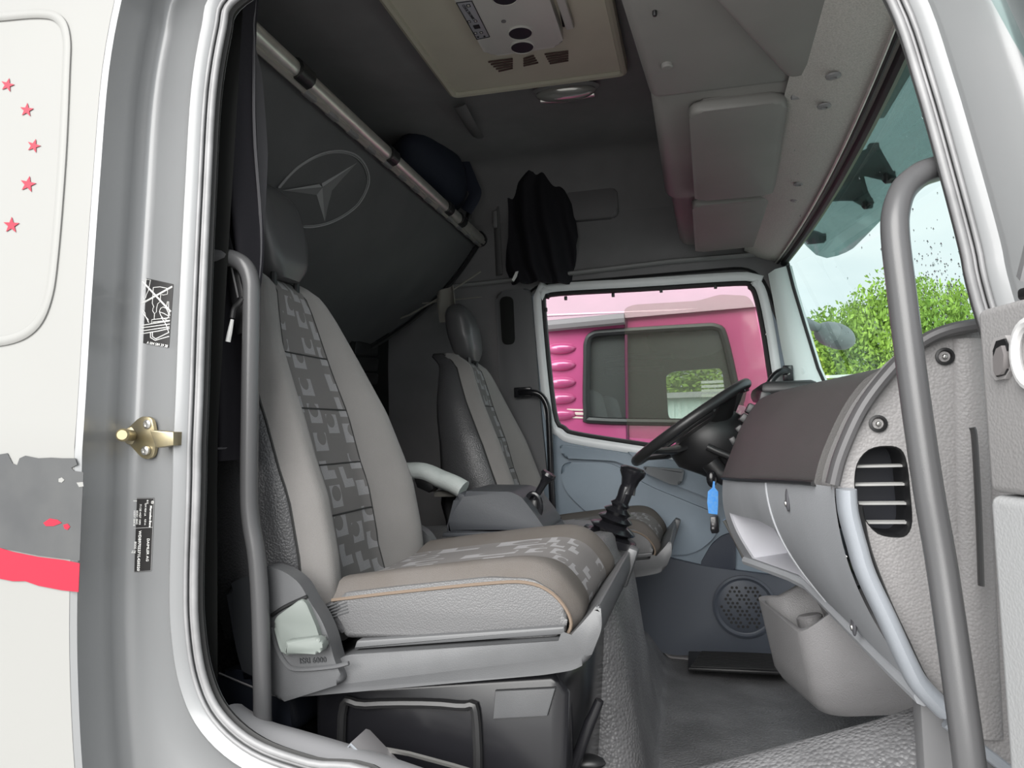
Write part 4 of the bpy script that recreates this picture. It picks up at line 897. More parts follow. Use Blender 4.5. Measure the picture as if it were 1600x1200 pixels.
# folding armrest / white cover
AR = thing('white_armrest', 'white cloth-covered armrest beside the driver seat', 'armrest', tuple(at(680, 760, Y=1.3)))
b = B(); b.tube(catmull([at(x, y, Y=1.28) for x, y in [(606, 728), (636, 735), (664, 738), (688, 748), (710, 757), (724, 765)]], 5), [.020 + .012 * sstep(k, 0, 8) for k in range(26)], 14, flat=(.9, 1.3)); obj('pad', b, WHITEC, AR)
b = B(); b.prism([(p.x, p.z) for p in [at(x, y, Y=1.3) for x, y in [(655, 745), (682, 748), (686, 762), (678, 768), (660, 760)]]], 'Y', 1.25, 1.31, .005); obj('bracket', b, BLACK, AR)
b = B(); b.box(at(700, 771, Y=1.32), (.08, .05, .018), bev=.003); obj('ledge', b, KHAKI, AR)

# ---- parking-brake console and gear lever on the tunnel
PB = thing('brake_console', 'dark grey box console with parking-brake lever on the tunnel', 'console', (-.55, 1.05, .57))
def pbsec(y, k): return [Vector((p.x, y, p.z)) for p in [at(x, yy, Y=.96) for x, yy in [(696, 836), (701, 815), (711, 776), (724, 767), (798, 768), (815, 776), (840, 808), (853, 828), (850, 836)]]]
b = B(); b.prism(roundpoly([(p.x, p.z) for p in pbsec(.96, 0)], .01, 3), 'Y', .955, 1.20, .014, 3); obj('box', b, mat('console_plastic', (.055, .059, .067), .45, bump=('noise', 500, .1)), PB, sharp=50)
b = B(); b.prism([(p.x, p.z) for p in [at(x, yy, Y=.955) for x, yy in [(692, 838), (694, 832), (850, 828), (856, 838)]]], 'Y', .945, 1.21, .004); obj('foot_flange', b, bpy.data.materials['console_plastic'], PB)
c = at(836, 790, Y=1.03); b = B(); b.tube([c + Vector((math.cos(a) * .020, -.02, math.sin(a) * .034)) for a in [2 * math.pi * k / 20 for k in range(20)]], .007, 8, True); obj('gate_ring', b, BLACKG, PB)
b = B(); b.ell(c + Vector((0, 0, 0)), (.018, .02, .032), 16, 10); obj('gate', b, BLACK, PB)
b = B(); k0, k1 = at(834, 782, Y=1.02), at(858, 740, Y=1.02); ax = (k1 - k0); b.lathe([(.007, 0), (.009, .02), (.010, .05), (.012, .062), (.022, .078), (.020, .086), (.008, .088)], k0, ax, 16); obj('brake_lever', b, BLACKG, PB)
GL = thing('gear_lever', 'black gear lever with rubber bellows on the tunnel', 'gear lever', tuple(at(955, 838, Y=1.1)))
g0, g1 = at(952, 840, Y=1.1), at(972, 780, Y=1.1); ax = g1 - g0; Lg = ax.length
pr = [(.085, -.01), (.078, .01), (.050, .018), (.068, .030), (.062, .036), (.036, .048), (.052, .060), (.048, .064), (.030, .076), (.040, .086), (.036, .090), (.022, .100), (.028, .108), (.018, .118), (.016, .13)]
b = B(); b.lathe([(r * .95, h * Lg / .125) for r, h in pr], g0, ax, 18, sx=1.0); 
for v in b.bm.verts: v.co += .003 * noise.noise_vector(v.co * 30)
obj('bellows', b, BLACKG, GL, sharp=50)
s0, s1 = at(972, 785, Y=1.1), at(983, 752, Y=1.1); b = B(); b.lathe([(.018, 0), (.020, .03), (.019, .045)], s0, s1 - s0, 14); obj('stick', b, BLACKG, GL)
b = B(); b.lathe([(.020, -.005), (.018, .015), (.022, .035), (.030, .050), (.031, .062), (.024, .068), (.0, .069)], at(980, 768, Y=1.1), at(988, 740, Y=1.1) - at(980, 768, Y=1.1), 18, False, sx=1.15, ref=(1, 0, 0)); obj('knob', b, BLACKG, GL)

# ---- steering wheel with column
SW = thing('steering_wheel', 'black four-spoke steering wheel seen edge-on before the far window', 'steering wheel', (-.03, 1.5, .865))
wc = at(1079, 661, Y=1.5); A1 = (at(1163, 602, Y=1.5) - at(993, 722, Y=1.5)).normalized(); NY = Vector((0, 1, 0))
tilt = Matrix.Rotation(-.03, 3, A1); A2 = tilt @ NY; AX = A1.cross(A2); AX = AX if AX.z > 0 else -AX
R_ = .212
b = B(); b.tube([wc + A1 * (R_ * math.cos(a)) + A2 * (R_ * math.sin(a)) for a in [2 * math.pi * k / 56 for k in range(56)]], .0165, 12, True); obj('rim', b, BLACKS, SW)
b = B(); b.lathe([(.0, .0), (.075, -.005), (.088, -.03), (.080, -.07), (.06, -.11), (.035, -.13)], wc - AX * .018, AX, 28, False); obj('hub', b, BLACKS, SW)
for a in (.35, 2.8, -.75, -2.4):
    dirv = A1 * math.cos(a) + A2 * math.sin(a); b = B(); b.tube([wc + dirv * .05 - AX * .055, wc + dirv * .13 - AX * .04, wc + dirv * .205 - AX * .003], [.034, .028, .017], 10, flat=(.45, 1.2)); obj('spoke', b, BLACKS, SW)
for a in (-2.0, -1.2, -.5, .2, .9, 1.6, 2.4):
    dirv = A1 * math.cos(a) + A2 * math.sin(a)
    b = B(); b.tube([wc + dirv * (R_ - .012) - AX * .012, wc + dirv * (R_ + .004) - AX * .017], .005, 6); obj('grip_ridge', b, BLACKS, SW)
b = B(); b.loft([[wc - AX * h + A1 * (r * math.cos(2 * math.pi * k / 20) * 1.2) + A2 * (r * math.sin(2 * math.pi * k / 20)) + Vector((h * .28, 0, 0)) for k in range(20)] for h, r in ((.03, .10), (.08, .11), (.13, .085), (.2, .06), (.32, .055))], True, True); obj('column_shroud', b, BLACK, SW)
b = B(); b.tube([at(1105, 698, Y=1.38), at(1120, 705, Y=1.38), at(1140, 713, Y=1.38)], .011, 10); obj('stalk', b, BLACKS, SW)
b = B(); b.tube([at(1110, 722, Y=1.4), at(1122, 738, Y=1.4), at(1135, 745, Y=1.4)], .03, 10); obj('lock_housing', b, BLACK, SW)
KY = thing('ignition_key', 'black ignition key with bright blue tag and fob hanging at the steering column', 'key', tuple(at(1115, 760, Y=1.36)))
b = B(); b.ell(at(1112, 748, Y=1.37), (.016, .010, .026), 14, 8); obj('key_head', b, BLACKG, KY)
tg = [(p.x, p.z) for p in [at(x, y, Y=1.36) for x, y in [(1114, 752), (1117, 752), (1117, 762), (1122, 768), (1122, 788), (1121, 804), (1107, 802), (1105, 785), (1106, 768), (1113, 762)]]]
b = B(); b.prism(tg, 'Y', 1.358, 1.362); obj('tag', b, BLUE, KY, 'bright blue plastic tag')
fb = [(p.x, p.z) for p in [at(x, y, Y=1.36) for x, y in [(1110, 807), (1122, 806), (1124, 830), (1121, 833), (1112, 833), (1110, 828)]]]
b = B(); b.prism(fb, 'Y', 1.350, 1.366, .003); fo = obj('fob', b, BLACKG, KY)
for y in (813, 819, 825):
    b = B(); b.box(at(1114, y, Y=1.349), (.006, .002, .006)); obj('fob_button', b, GREYM, fo)

# ---- grab handles
def handle(label, pts, r, mount=(), m=BLACKS):
    P = [at(x, y, Y=Y) for x, y, Y in pts]; h = thing('grab_handle', label, 'grab handle', tuple(P[0]), 'grab handles')
    b = B(); b.tube(catmull(P, 6), r, 14); obj('tube', b, m, h, sharp=60)
    for (x, y, Y, s) in mount:
        p = at(x, y, Y=Y); b = B(); b.box(p, s, bev=.004); f = obj('mounting_foot', b, m, h)
        b = B(); b.lathe([(.006, 0), (.005, .004), (0, .005)], p + Vector((0, -s[1] / 2, 0)), (0, -1, 0), 10, False); obj('bolt', b, CHROME, f)
    return h
HBL = mat('handle_coat', (.085, .085, .088), .30, bump=('noise', 900, .06))
handle('long satin black grab handle upright in front of the passenger seat', [(316, 404, .11), (340, 402, .115), (362, 404, .12), (382, 416, .12), (392, 440, .12), (393, 480, .12), (391, 600, .12), (389, 760, .12), (392, 815, .12), (401, 870, .12), (407, 960, .12), (411, 1150, .12), (412, 1190, .12)], .0142, m=HBL)
handle('thick black grab rail slanting across the dashboard end panel', [(1485, 258, .09), (1462, 264, .075), (1436, 274, .06), (1412, 296, .045), (1400, 330, .03), (1399, 370, .02), (1408, 450, .01), (1427, 600, 0), (1450, 760, -.01), (1474, 900, -.02), (1508, 1140, -.045), (1520, 1240, -.05)], .0160, m=HBL)
handle('black grab handle on the far door pillar behind the driver seat', [(812, 613, 1.90), (828, 613, 1.88), (844, 617, 1.88), (855, 635, 1.88), (858, 665, 1.88), (861, 740, 1.88), (864, 800, 1.88)], .0125, [(817, 613, 1.905, (.07, .02, .04))], BLACKG)
handle('short black grab handle on the far windscreen pillar', [(1232, 580, 1.90), (1220, 581, 1.87), (1208, 590, 1.86), (1202, 605, 1.86), (1199, 640, 1.87)], .0135, [(1231, 584, 1.905, (.035, .03, .06))], BLACKG)

# ---- curtain, belt and cord inside the near pillar
CN = thing('side_curtain', 'black curtain gathered along the near door pillar beside the seat', 'curtain', tuple(at(350, 720, Y=.14)))
def cur(u, v):
    L_ = interp(v, [(0, 330), (.15, 324), (1, 304)]); Rr = interp(v, [(0, 382), (.1, 372), (.35, 378), (.6, 386), (1, 392)]); y = lerp(-60, 724 - 8 * u, v)
    p = at(lerp(L_, Rr, u), y, Y=.15); return p + Vector((0, .022 * math.sin(u * 13 + 2 * math.sin(v * 5)) + .03 * u, .0))
b = B(); b.grid(cur, 28, 50); b.solid(.004); obj('drape', b, CURT, CN, sharp=80)
b = B(); b.tube([cur(1, k / 40) + Vector((0, -.006, 0)) for k in range(41)], .0028, 6); obj('zip_edge', b, CURTG, CN)
b = B(); b.tube([cur(k / 28, .975) + Vector((0, -.005, 0)) for k in range(29)], .002, 5); obj('hem', b, CURTG, CN)
def cur2(u, v):
    w = interp(v, [(0, 4), (.2, 22), (.5, 27), (.8, 22), (1, 10)]); y = lerp(20, 445, v); x0 = interp(v, [(0, 372), (.5, 378), (1, 384)])
    p = at(x0 + w * u, y, Y=.26); return p + Vector((0, .02 * u + .01 * math.sin(4 * v), 0))
b = B(); b.grid(cur2, 8, 24); b.solid(.004); obj('lining_panel', b, CURTG, CN, sharp=80)
BT = thing('seat_belt', 'dark seat belt webbing slanting down the near pillar', 'seat belt', tuple(at(372, 480, Y=.12)))
b = B(); b.tube([at(x, y, Y=.135) for x, y in [(318, 240), (336, 310), (352, 380), (368, 450), (380, 520)]], .012, 8, flat=(.15, 1), upv=(0, -1, 0)); obj('webbing', b, BLACK, BT)
b = B(); b.tube([at(x, y, Y=.13) for x, y in [(327, 265), (352, 372), (372, 465)]], .0016, 5); obj('webbing_edge', b, GREYM, BT)
CD = thing('pull_cord', 'short black pull cord with white end beside the tall grab handle', 'cord', tuple(at(362, 500, Y=.11)))
b = B(); b.tube(catmull([at(x, y, Y=.11) for x, y in [(380, 466), (374, 474), (366, 482), (363, 497)]], 5), .0045, 8); obj('cord', b, BLACKS, CD)
b = B(); b.tube([at(x, y, Y=.11) for x, y in [(363, 499), (359, 520), (356, 534)]], [.0028, .004, .0042], 8); obj('white_end', b, INK, CD)
# seat-belt buckle between the seats
BU = thing('belt_buckle', 'seat belt buckle stalk standing beside the passenger seat cushion', 'buckle', tuple(at(665, 880, Y=.76)))
b = B(); b.tube([at(x, y, Y=.76) for x, y in [(656, 850), (664, 866), (672, 885)]], .014, 8, flat=(.3, 1)); obj('strap', b, SEATB, BU)
b = B(); b.box(at(691, 869, Y=.77), (.035, .02, .012), rot=('Y', .7), bev=.002); obj('tongue', b, CHROME, BU)
# ---- small things by the sill
BX = thing('black_storage_box', 'glossy black storage box behind the lower end of the tall grab handle', 'box', tuple(at(390, 1150, Y=.2)))
bx = [(p.x, p.z) for p in [at(x, y, Y=.19) for x, y in [(343, 1050), (372, 1045), (450, 1085), (456, 1140), (450, 1155), (425, 1150), (335, 1115), (325, 1095), (330, 1070)]]]
b = B(); b.prism(roundpoly(bx, .012, 4), 'Y', .19, .40, .012, 3); obj('box_body', b, mat('navy_black_plastic', (.012, .014, .02), .35), BX)
b = B(); b.tube([at(x, y, Y=.188) for x, y in [(343, 1052), (376, 1066), (420, 1084), (450, 1092)]], .0016, 5); obj('lid_line', b, GREYM, BX)
ST = thing('trim_5', 'grey plastic sill trim along the rear lower corner of the doorway', 'sill trim', tuple(at(420, 1180, Y=.06)), kind='structure')
def sill(u, v):
    pts = catmull([at(x, y, Y=.05) for x, y in [(331, 1128), (345, 1138), (380, 1157), (430, 1172), (490, 1190), (560, 1212), (640, 1240)]], 4)
    k = u * (len(pts) - 1); i = min(int(k), len(pts) - 2); p = pts[i].lerp(pts[i + 1], k - i)
    return p + Vector((.0, .0 + .075 * v, .010 * math.sin(math.pi * v) + .0 * v))
b = B(); b.grid(sill, 24, 8); b.solid(.006); obj('sill_strip', b, mat('sill_grey', (.26, .26, .27), .45), ST)
BR = thing('grey_bracket', 'grey angled plastic bracket on the door sill below the pedestal', 'bracket', tuple(at(550, 1200, Y=.1)))
b = B(); b.prism([(p.x, p.z) for p in [at(x, y, Y=.10) for x, y in [(522, 1188), (546, 1162), (552, 1164), (600, 1215), (520, 1215)]]], 'Y', .10, .16, .003); obj('bracket_body', b, mat('bracket_grey', (.17, .165, .17), .5), BR)
b = B(); b.tube([at(x, y, Y=.099) for x, y in [(520, 1192), (548, 1163), (600, 1216)]], .002, 5); obj('bracket_rim', b, SILM, BR)
b = B(); b.tube([at(x, y, Y=.16) for x, y in [(585, 1168), (640, 1178), (710, 1197), (760, 1212)]], .004, 6); obj('sill_wire', b, CHROME, label='thin bright metal edge strip at the foot of the pedestal', cat='metal strip')
LV = thing('floor_lever', 'glossy black rod lever standing up from the sill in front of the seat', 'lever', tuple(at(900, 1200, Y=.3)))
b = B(); b.tube([at(x, y, Y=.30) for x, y in [(937, 1094), (928, 1116), (922, 1128), (905, 1175), (890, 1215)]], [.0075, .0085, .0095, .0095, .0095], 10); obj('rod', b, BLACKG, LV)
b = B(); b.ell(at(915, 1190, Y=.34), (.035, .02, .012), 12, 8); obj('pivot', b, BLACK, LV)

# ---- the open passenger door (hinge end in view)
D2 = thing('door_2', 'open passenger door, grey inner trim seen at the hinge edge', 'door', (.36, -.05, .3), kind='structure')
H0 = Vector((.279, -.105, 0)); DD = Vector((.24, -.97, 0)).normalized(); DN = Vector((DD.y, -DD.x, 0)); DN = -DN if DN.x < 0 else DN
def dbox(z0, z1, l0, l1, t0, t1, m, nm, bev=.006, lab=None, parent=D2):
    b = B(); M = Matrix(((DD.x, DN.x, 0, H0.x), (DD.y, DN.y, 0, H0.y), (0, 0, 1, 0), (0, 0, 0, 1)))
    bb = B(); bb.box(((l0 + l1) / 2, (t0 + t1) / 2, (z0 + z1) / 2), (l1 - l0, t1 - t0, z1 - z0), bev=bev, seg=3)
    for v in bb.bm.verts: v.co = M @ v.co
    return obj(nm, bb, m, parent, lab, sharp=50)
def ond(px, py, off=0.):
    d = ray(px, py); o = H0 + DN * off; return CAM + d * ((o - CAM).dot(DN) / d.dot(DN))
ZM, ZT = ond(1552, 772).z, ond(1540, 480).z
dbox(-.25, ZM - .001, 0, .9, 0, .06, mat('pale_door_trim', (.40, .405, .41), .55, bump=('leather', 300, .1)), 'lower_trim', .010)
dbox(ZM + .001, ZT, 0, .9, .002, .06, mat('grey_door_trim', (.30, .292, .292), .55, bump=('leather', 300, .12)), 'upper_trim', .008)
dbox(-.25, ZT - .01, -.004, .9, .062, .12, SILVER, 'door_shell', .008)
dbox(ZT, ZT + .012, .05, .9, .01, .05, BLACK, 'belt_seal', .004)
def dloop(nm, pts, off0, off1, m, parent):
    b = B(); A_ = [ond(x, y, off0) for x, y in pts]; b.loft([A_, [p + DN * (off1 - off0) for p in A_]], True, True); return obj(nm, b, m, parent)
pk = dloop('slot', [(1549, 585), (1547, 545), (1553, 528), (1570, 524), (1577, 535), (1577, 580), (1570, 592), (1555, 594)], -.003, .004, mat('slot_bezel', (.30, .29, .29), .5), D2)
dloop('slot_hole', [(1553, 582), (1551, 548), (1556, 533), (1569, 529), (1573, 538), (1573, 578), (1568, 586), (1557, 589)], -.005, .0, BLACK, pk)
dloop('slot_roller', [(1552, 580), (1551, 560), (1556, 545), (1564, 540), (1568, 555), (1567, 575), (1562, 585), (1556, 587)], -.009, -.001, mat('slot_roller', (.16, .15, .15), .5), pk)
c_ = ond(1612, 553, -.002)
b = B(); b.tube([c_ + DD * (.022 * math.cos(2 * math.pi * k / 24)) + Vector((0, 0, .03 * math.sin(2 * math.pi * k / 24))) for k in range(24)], .005, 8, True); obj('round_bezel', b, mat('white_bezel', (.6, .6, .6), .4), D2)
b = B(); b.tube(catmull([at(x, y, Y=.07) for x, y in [(1519, 668), (1523, 690), (1529, 800), (1533, 915)]], 5), .0055, 8, flat=(.6, 1.2)); obj('check_strap', b, BLACKS, D2)
b = B(); b.tube([H0 + DD * .06 + DN * .03 + Vector((0, 0, .98)), H0 + DD * .25 + DN * .03 + Vector((0, 0, 1.35)), H0 + DD * .36 + DN * .03 + Vector((0, 0, 1.55)), H0 + DD * .85 + DN * .03 + Vector((0, 0, 1.58)), H0 + DD * .88 + DN * .03 + Vector((0, 0, .98))], .022, 8); obj('window_frame', b, RUBBER, D2)
b = B(); b.poly3([H0 + DD * .06 + DN * .03 + Vector((0, 0, .98)), H0 + DD * .36 + DN * .03 + Vector((0, 0, 1.55)), H0 + DD * .85 + DN * .03 + Vector((0, 0, 1.58)), H0 + DD * .88 + DN * .03 + Vector((0, 0, .98))]); obj('window_pane', b, DGL, D2)

# ================================================================== OUTSIDE
ZG = -1.1
b = B(); b.grid(lambda u, v: (lerp(-60, 60, u), lerp(-40, 80, v), ZG), 4, 4); obj('floor_yard', b, ASPH, kind='structure', label='pale gravel yard outside the truck', cat='ground')
# visor in front of the windscreen
VS = thing('sun_visor', 'smoked green outer sun visor above the windscreen', 'visor', (.5, 1.0, 1.5))
def vis(u, v):
    y = lerp(-.05, 2.08, u); c_ = (y - 1.0) / 1.05
    zb = 1.445 + .12 * sstep(abs(c_), .78, 1.0) ** 2 * (1 if c_ > 0 else .4); xb = .555 - .03 * c_ * c_ - .11 * sstep(c_, .7, 1.0)
    p0 = Vector((wx(min(max(y, 0), 2), 1.5) - .04, y, 1.66)); p1 = Vector((xb, y, zb))
    return p0.lerp(p1, v) + Vector((.02, 0, .02)) * math.sin(math.pi * v)
b = B(); b.grid(vis, 44, 12); b.solid(.004); obj('visor_panel', b, VIS, VS, sharp=80)
for (pts) in ([(1310, 290), (1335, 240), (1358, 232), (1368, 228), (1396, 278), (1388, 284), (1350, 272), (1320, 290)], [(1300, 300), (1330, 270), (1345, 275), (1350, 300), (1362, 318), (1352, 325), (1335, 312), (1300, 315)], [(1255, 372), (1262, 358), (1275, 362), (1288, 368), (1285, 380), (1262, 382)]):
    P = [at(x, y, X=.52) for x, y in pts]; b = B(); b.prism([(p.y, p.z) for p in P], 'X', .515, .53, .004); k_ = obj('bracket', b, mat('bracket_black', (.035, .04, .04), .6) if 'bracket_black' not in bpy.data.materials else bpy.data.materials['bracket_black'], VS)
for x, y in [(1366, 232), (1391, 277), (1357, 318), (1286, 371)]:
    b = B(); b.lathe([(.016, -.01), (.016, .012), (.010, .018)], at(x, y, X=.525), (-1, 0, 0), 12); obj('bolt', b, BLACKS, VS)
# wing mirror on the far side
MR = thing('wing_mirror', 'pale grey wing mirror on an arm outside the far windscreen edge', 'mirror', tuple(at(1300, 520, Y=2.3)))
MG = mat('mirror_grey', (.20, .23, .23), .5)
q0, q1 = at(1282, 514, Y=2.3), at(1332, 536, Y=2.3); cc = (q0 + q1) / 2; dv = (q1 - q0)
b = B(); b.ell(cc, (dv.length * .56, .07, .052), 22, 14, Matrix.Rotation(-math.atan2(dv.z, dv.x), 4, 'Y')); obj('mirror_shell', b, MG, MR)
b = B(); b.ell(cc + Vector((-.02, .0, .008)), (dv.length * .50, .075, .05), 20, 12, Matrix.Rotation(-math.atan2(dv.z, dv.x) - .1, 4, 'Y')); obj('mirror_cap', b, mat('mirror_cap_grey', (.25, .28, .28), .45), MR)
b = B(); b.tube([at(1236, 500, Y=2.01), at(1255, 503, Y=2.12), at(1272, 510, Y=2.25), at(1284, 514, Y=2.3)], [.022, .022, .020, .018], 10); obj('arm', b, MG, MR)
# neighbouring magenta truck
NT = thing('magenta_truck', 'magenta truck cab parked alongside, seen through the far window', 'truck', (0, 3.6, ZG))
YN = 3.40
def nx(x, y, Y=YN): return at(x, y, Y=Y)
nw = [nx(*p) for p in [(917, 560), (918, 535), (926, 524), (950, 520), (1080, 512), (1120, 512), (1132, 530), (1148, 600), (1158, 650), (1150, 662), (1060, 660), (930, 657), (917, 645)]]
nwp = [Vector(v[:2]) for v in catmull([(p.x, p.z, 0) for p in nw], 4, True)]
sideo = [(-2.3, -.7), (.58, -.7), (.60, .7), (.52, 1.0), (.42, 1.42), (.36, 1.55), (-2.3, 1.50)]
b = B(); b.prism(sideo, 'Y', YN, YN + .05, holes=[[(p.x, p.y) for p in nwp]]); obj('cab_side', b, PURP, NT)
b = B(); b.loft([[(-2.3, YN - .03, 1.47), (-2.3, YN - .02, 1.52), (-2.3, YN + .35, 2.25), (-2.3, YN + .4, 2.3), (-2.3, YN + .4, 1.47)], [(.36, YN - .03, 1.52), (.36, YN - .02, 1.57), (.22, YN + .35, 2.25), (.20, YN + .4, 2.3), (.36, YN + .4, 1.52)]], True, True); obj('roof_fairing', b, PURPL, NT)
b = B(); b.tube([nx(850, 510, YN - .04), nx(976, 498, YN - .04)], .045, 8, flat=(.75, .7)); obj('gutter', b, DUST, NT)
b = B(); b.tube([nx(850, 493, YN - .02), nx(1000, 487, YN - .02), nx(1160, 480, YN - .02)], .007, 6); obj('roof_seam', b, mat('pink_highlight_trim', (.75, .5, .6), .4), NT)
for k, y in enumerate((545, 571, 598, 623, 648)):
    p = nx(876, y, YN); b = B(); b.ell(p, (.095, .035, .034), 16, 8); obj('louvre', b, PURP, NT)
b = B(); b.tube([nx(978, 500, YN - .005), nx(979, 580, YN - .005), nx(981, 700, YN - .005)], .009, 6); obj('door_gap', b, mat('dark_magenta_gap', (.12, .01, .06), .6), NT)
b = B(); b.tube([Vector((p.x, YN - .005, p.y)) for p in nwp], .022, 8, True, upv=(0, 1, 0)); obj('window_gasket', b, BLACK, NT)
b = B(); b.prism([(p.x, p.y) for p in nwp], 'Y', YN + .02, YN + .024); obj('window_pane', b, glass('hazed_glass', (.74, .76, .76), .0, .13, (.55, .56, .54)), NT)  # pale haze mixed into the pane stands in for a lighter interior
fw = [(-.16, .78), (.36, .80), (.30, 1.22), (-.14, 1.22)]
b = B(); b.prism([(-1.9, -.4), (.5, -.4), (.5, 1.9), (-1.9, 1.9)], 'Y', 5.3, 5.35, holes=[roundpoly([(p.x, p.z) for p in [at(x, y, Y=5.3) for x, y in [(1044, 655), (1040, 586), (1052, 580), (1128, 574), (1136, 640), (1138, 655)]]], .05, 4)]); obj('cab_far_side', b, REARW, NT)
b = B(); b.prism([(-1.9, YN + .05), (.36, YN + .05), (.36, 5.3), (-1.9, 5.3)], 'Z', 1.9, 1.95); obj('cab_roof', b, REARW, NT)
b = B(); b.prism([(-1.9, YN + .05), (.5, YN + .05), (.5, 5.3), (-1.9, 5.3)], 'Z', -.2, -.15); obj('cab_floor', b, BLACK, NT)
b = B(); b.box((-1.85, 4.35, .8), (.05, 1.9, 2.2)); obj('cab_rear', b, mat('grey_cab_rear', (.26, .27, .27), .8), NT)
for yy in (3.85, 4.85):
    b = B(); b.box((-.62, yy, .75), (.16, .46, .75), rot=('Y', -.2), bev=.06, seg=3); obj('seat_back', b, mat('neighbour_seat_cloth', (.10, .105, .11), .9) if 'neighbour_seat_cloth' not in bpy.data.materials else bpy.data.materials['neighbour_seat_cloth'], NT)
b = B(); b.tube([at(x, y, Y=3.75) for x, y in [(945, 562), (990, 558), (1050, 556)]], .02, 8); obj('cab_rail', b, BLACK, NT)
b = B(); b.tube([at(x, y, Y=3.75) for x, y in [(945, 580), (990, 578), (1035, 576)]], .02, 8); obj('cab_rail', b, BLACK, NT)
b = B(); b.ell(at(1075, 530, Y=4.6), (.30, .2, .14), 20, 12); obj('overhead_bundle', b, mat('dark_bundle', (.07, .07, .08), .9), NT)
b = B(); b.box((.40, 4.3, .45), (.30, 1.8, .4), bev=.08); obj('cab_dash', b, BLACK, NT)
b = B(); b.loft([[(.52, YN, .95), (.58, YN + .06, .95), (.52, YN + .1, .95)], [(.38, YN, 1.5), (.44, YN + .06, 1.5), (.38, YN + .1, 1.5)]], True, True); obj('front_pillar', b, PURP, NT)
b = B(); b.box(nx(1152, 672, 3.1), (.12, .08, .26), bev=.04, seg=3); obj('truck_mirror', b, PURPL, NT)
b = B(); b.tube([nx(1152, 645, 3.1), nx(1160, 625, 3.25), nx(1165, 600, YN)], .014, 8); obj('mirror_arm', b, BLACK, NT)
lb = B(); 
for k in range(3): lb.tube([nx(886 + 3 * k, 640 + 6 * k, YN - .002), nx(913, 641 + 6 * k, YN - .002)], .0055 if k != 1 else .009, 5)
obj('side_print', lb, mat('cream_print', (.72, .60, .55), .6), NT)
for xw in (-1.6, .3):
    b = B(); b.lathe([(.28, 0), (.48, .02), (.50, .12), (.48, .26), (.2, .28)], (xw, YN + .3, ZG + .5), (0, 1, 0), 28); obj('wheel', b, BLACK, NT)
b = B(); b.box((-.5, 4.35, -.55), (3.4, 1.7, .3), bev=.03); obj('chassis', b, BLACK, NT)
# pale building behind the trucks
WG = thing('pale_shed', 'low pale green corrugated shed beyond the parked trucks', 'shed', (0.2, 16, ZG))
c0, c1 = at(1000, 625, Y=16), at(1180, 662, Y=16)
b = B(); b.box(((c0.x + c1.x) / 2, 17, (c0.z + ZG) / 2), (c1.x - c0.x + 1.4, 2.0, c0.z - ZG)); obj('shed_wall', b, WAGON, WG)
for k in range(26):
    b = B(); x = c0.x - .6 + k * (c1.x - c0.x + 1.2) / 25; b.box((x, 15.985, (c0.z + ZG) / 2), (.07, .05, c0.z - ZG - .1)); obj('corrugation', b, WAGON, WG)
b = B(); b.box(((c0.x + c1.x) / 2, 16.9, c0.z + .06), (c1.x - c0.x + 1.9, 2.5, .12)); obj('shed_roof', b, mat('shed_roof_grey', (.30, .31, .32), .7), WG)
# trees
def leafcloud(seed, n, rx, ry, rz, size, lumps=14):
    rnd = random.Random(seed); vs_, fs_ = [], []
    L = []
    for k in range(lumps):
        a = rnd.uniform(0, 6.283); e = rnd.uniform(-.7, 1); rr = rnd.uniform(.35, .8)
        L.append((Vector((math.cos(a) * rr * rx * math.sqrt(max(.1, 1 - e * e * .8)), math.sin(a) * rr * ry * math.sqrt(max(.1, 1 - e * e * .8)), e * rz * .75)), rnd.uniform(.22, .45)))
    for k in range(n):
        c, s = rnd.choice(L); d = Vector((rnd.gauss(0, 1), rnd.gauss(0, 1), rnd.gauss(0, 1))).normalized() * (rnd.random() ** .45)
        p = c + Vector((d.x * rx * s, d.y * ry * s, d.z * rz * s))
        a = Vector((rnd.gauss(0, 1), rnd.gauss(0, 1), rnd.gauss(0, .7))).normalized(); bb = a.orthogonal().normalized(); w = size * rnd.uniform(.6, 1.3)
        i = len(vs_); vs_ += [p - a * w, p - bb * w * .45, p + a * w, p + bb * w * .45]; fs_.append((i, i + 1, i + 2, i + 3))
    me = bpy.data.meshes.new('crown'); me.from_pydata(vs_, [], fs_); me.materials.append(LEAF); return me
CR = [leafcloud(s, 13000, 1.0, 1.0, 1.0, .034, 30) for s in (1, 2, 3)]
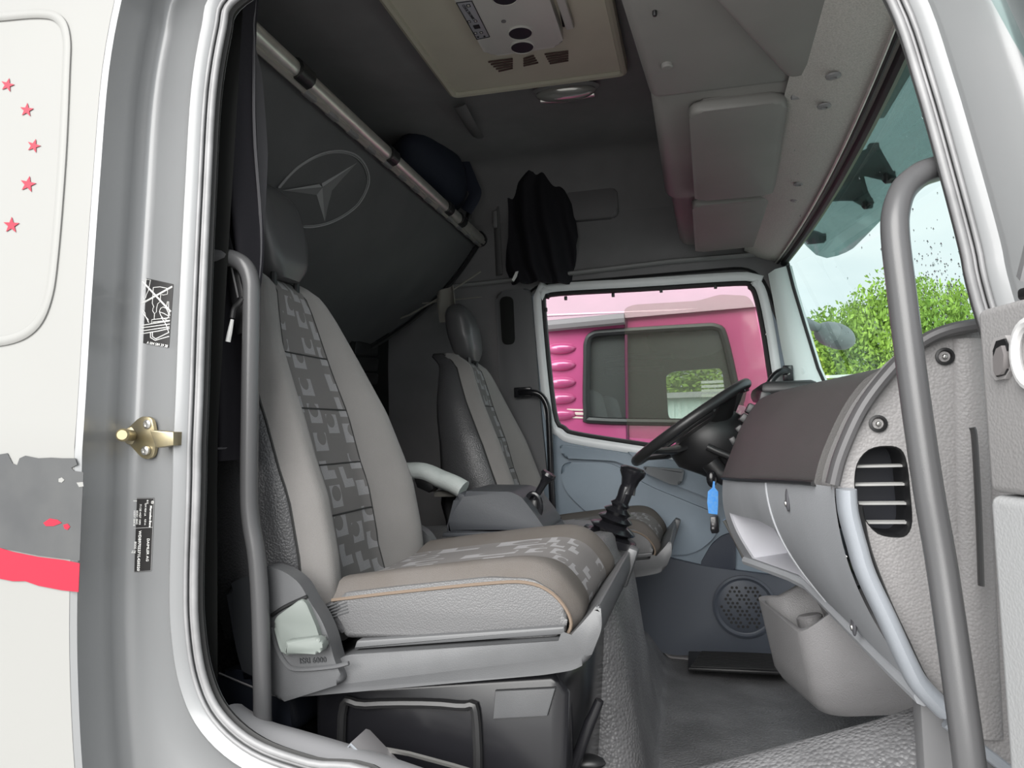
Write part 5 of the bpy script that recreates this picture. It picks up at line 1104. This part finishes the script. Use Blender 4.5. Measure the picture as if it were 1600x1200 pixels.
def tree(label, px, top_py, D, rx, rz, k, group='trees beyond the yard'):
    p = at(px, top_py, Y=D); zc = p.z - rz * 1.05
    t = thing('tree', label, 'tree', (p.x, D, ZG), group)
    o = bpy.data.objects.new('crown', CR[k]); COL.objects.link(o); o.parent = t; o.location = (0, 0, zc - ZG); o.scale = (rx, rx * .9, rz); o.rotation_euler.z = px * .7
    o['kind'] = 'stuff'
    b = B(); b.tube(catmull([(p.x, D, ZG - .1), (p.x + .1, D, lerp(ZG, zc, .5)), (p.x - .05, D, zc + rz * .3)], 4), [.16 - .012 * i for i in range(9)], 8); obj('trunk', b, BARK, t)
tree('leafy green tree at the left edge of the windscreen view', 1262, 466, 17, 1.5, 2.3, 0)
tree('leafy green tree standing just right of the wing mirror', 1335, 452, 18, 1.5, 2.6, 1)
tree('taller leafy green tree behind the slanting black rail', 1395, 432, 17, 1.5, 2.6, 2)
tree('narrow tall tree just right of the slanting black rail', 1452, 412, 18, 1.25, 2.7, 0)
tree('low sparse tree at the right end of the tree row', 1492, 474, 19, 1.3, 2.0, 1)
tree('rounded green tree seen through both cab windows', 1085, 560, 22, 3.0, 2.4, 2)
tree('low bushy tree behind the tree row, filling its gap', 1300, 520, 22, 2.2, 1.8, 1)
tree('low bushy tree behind the taller trees at the right', 1425, 500, 23, 2.4, 2.2, 2)
# rail fence below the trees
FN = thing('rail_fence', 'weathered horizontal rail fence in front of the trees', 'fence', (4, 13, ZG))
for k, py in enumerate((588, 595, 602, 610)):
    z = at(1310, py, Y=13).z; b = B(); b.box((3.6, 13, z), (7.0, .05, .05)); obj('rail', b, FENCE, FN)
for k in range(6):
    b = B(); zt = at(1310, 586, Y=13).z; b.box((.6 + k * 1.2, 13.05, (zt + ZG) / 2), (.09, .09, zt - ZG)); obj('post', b, FENCE, FN)
b = B(); b.grid(lambda u, v: (lerp(-2, 14, u), lerp(13.2, 26, v), ZG + .05 + 1.6 * sstep(v, 0, .25)), 10, 10); obj('floor_verge', b, GRASS, kind='structure', label='green grass bank under the trees beyond the fence', cat='grass bank')
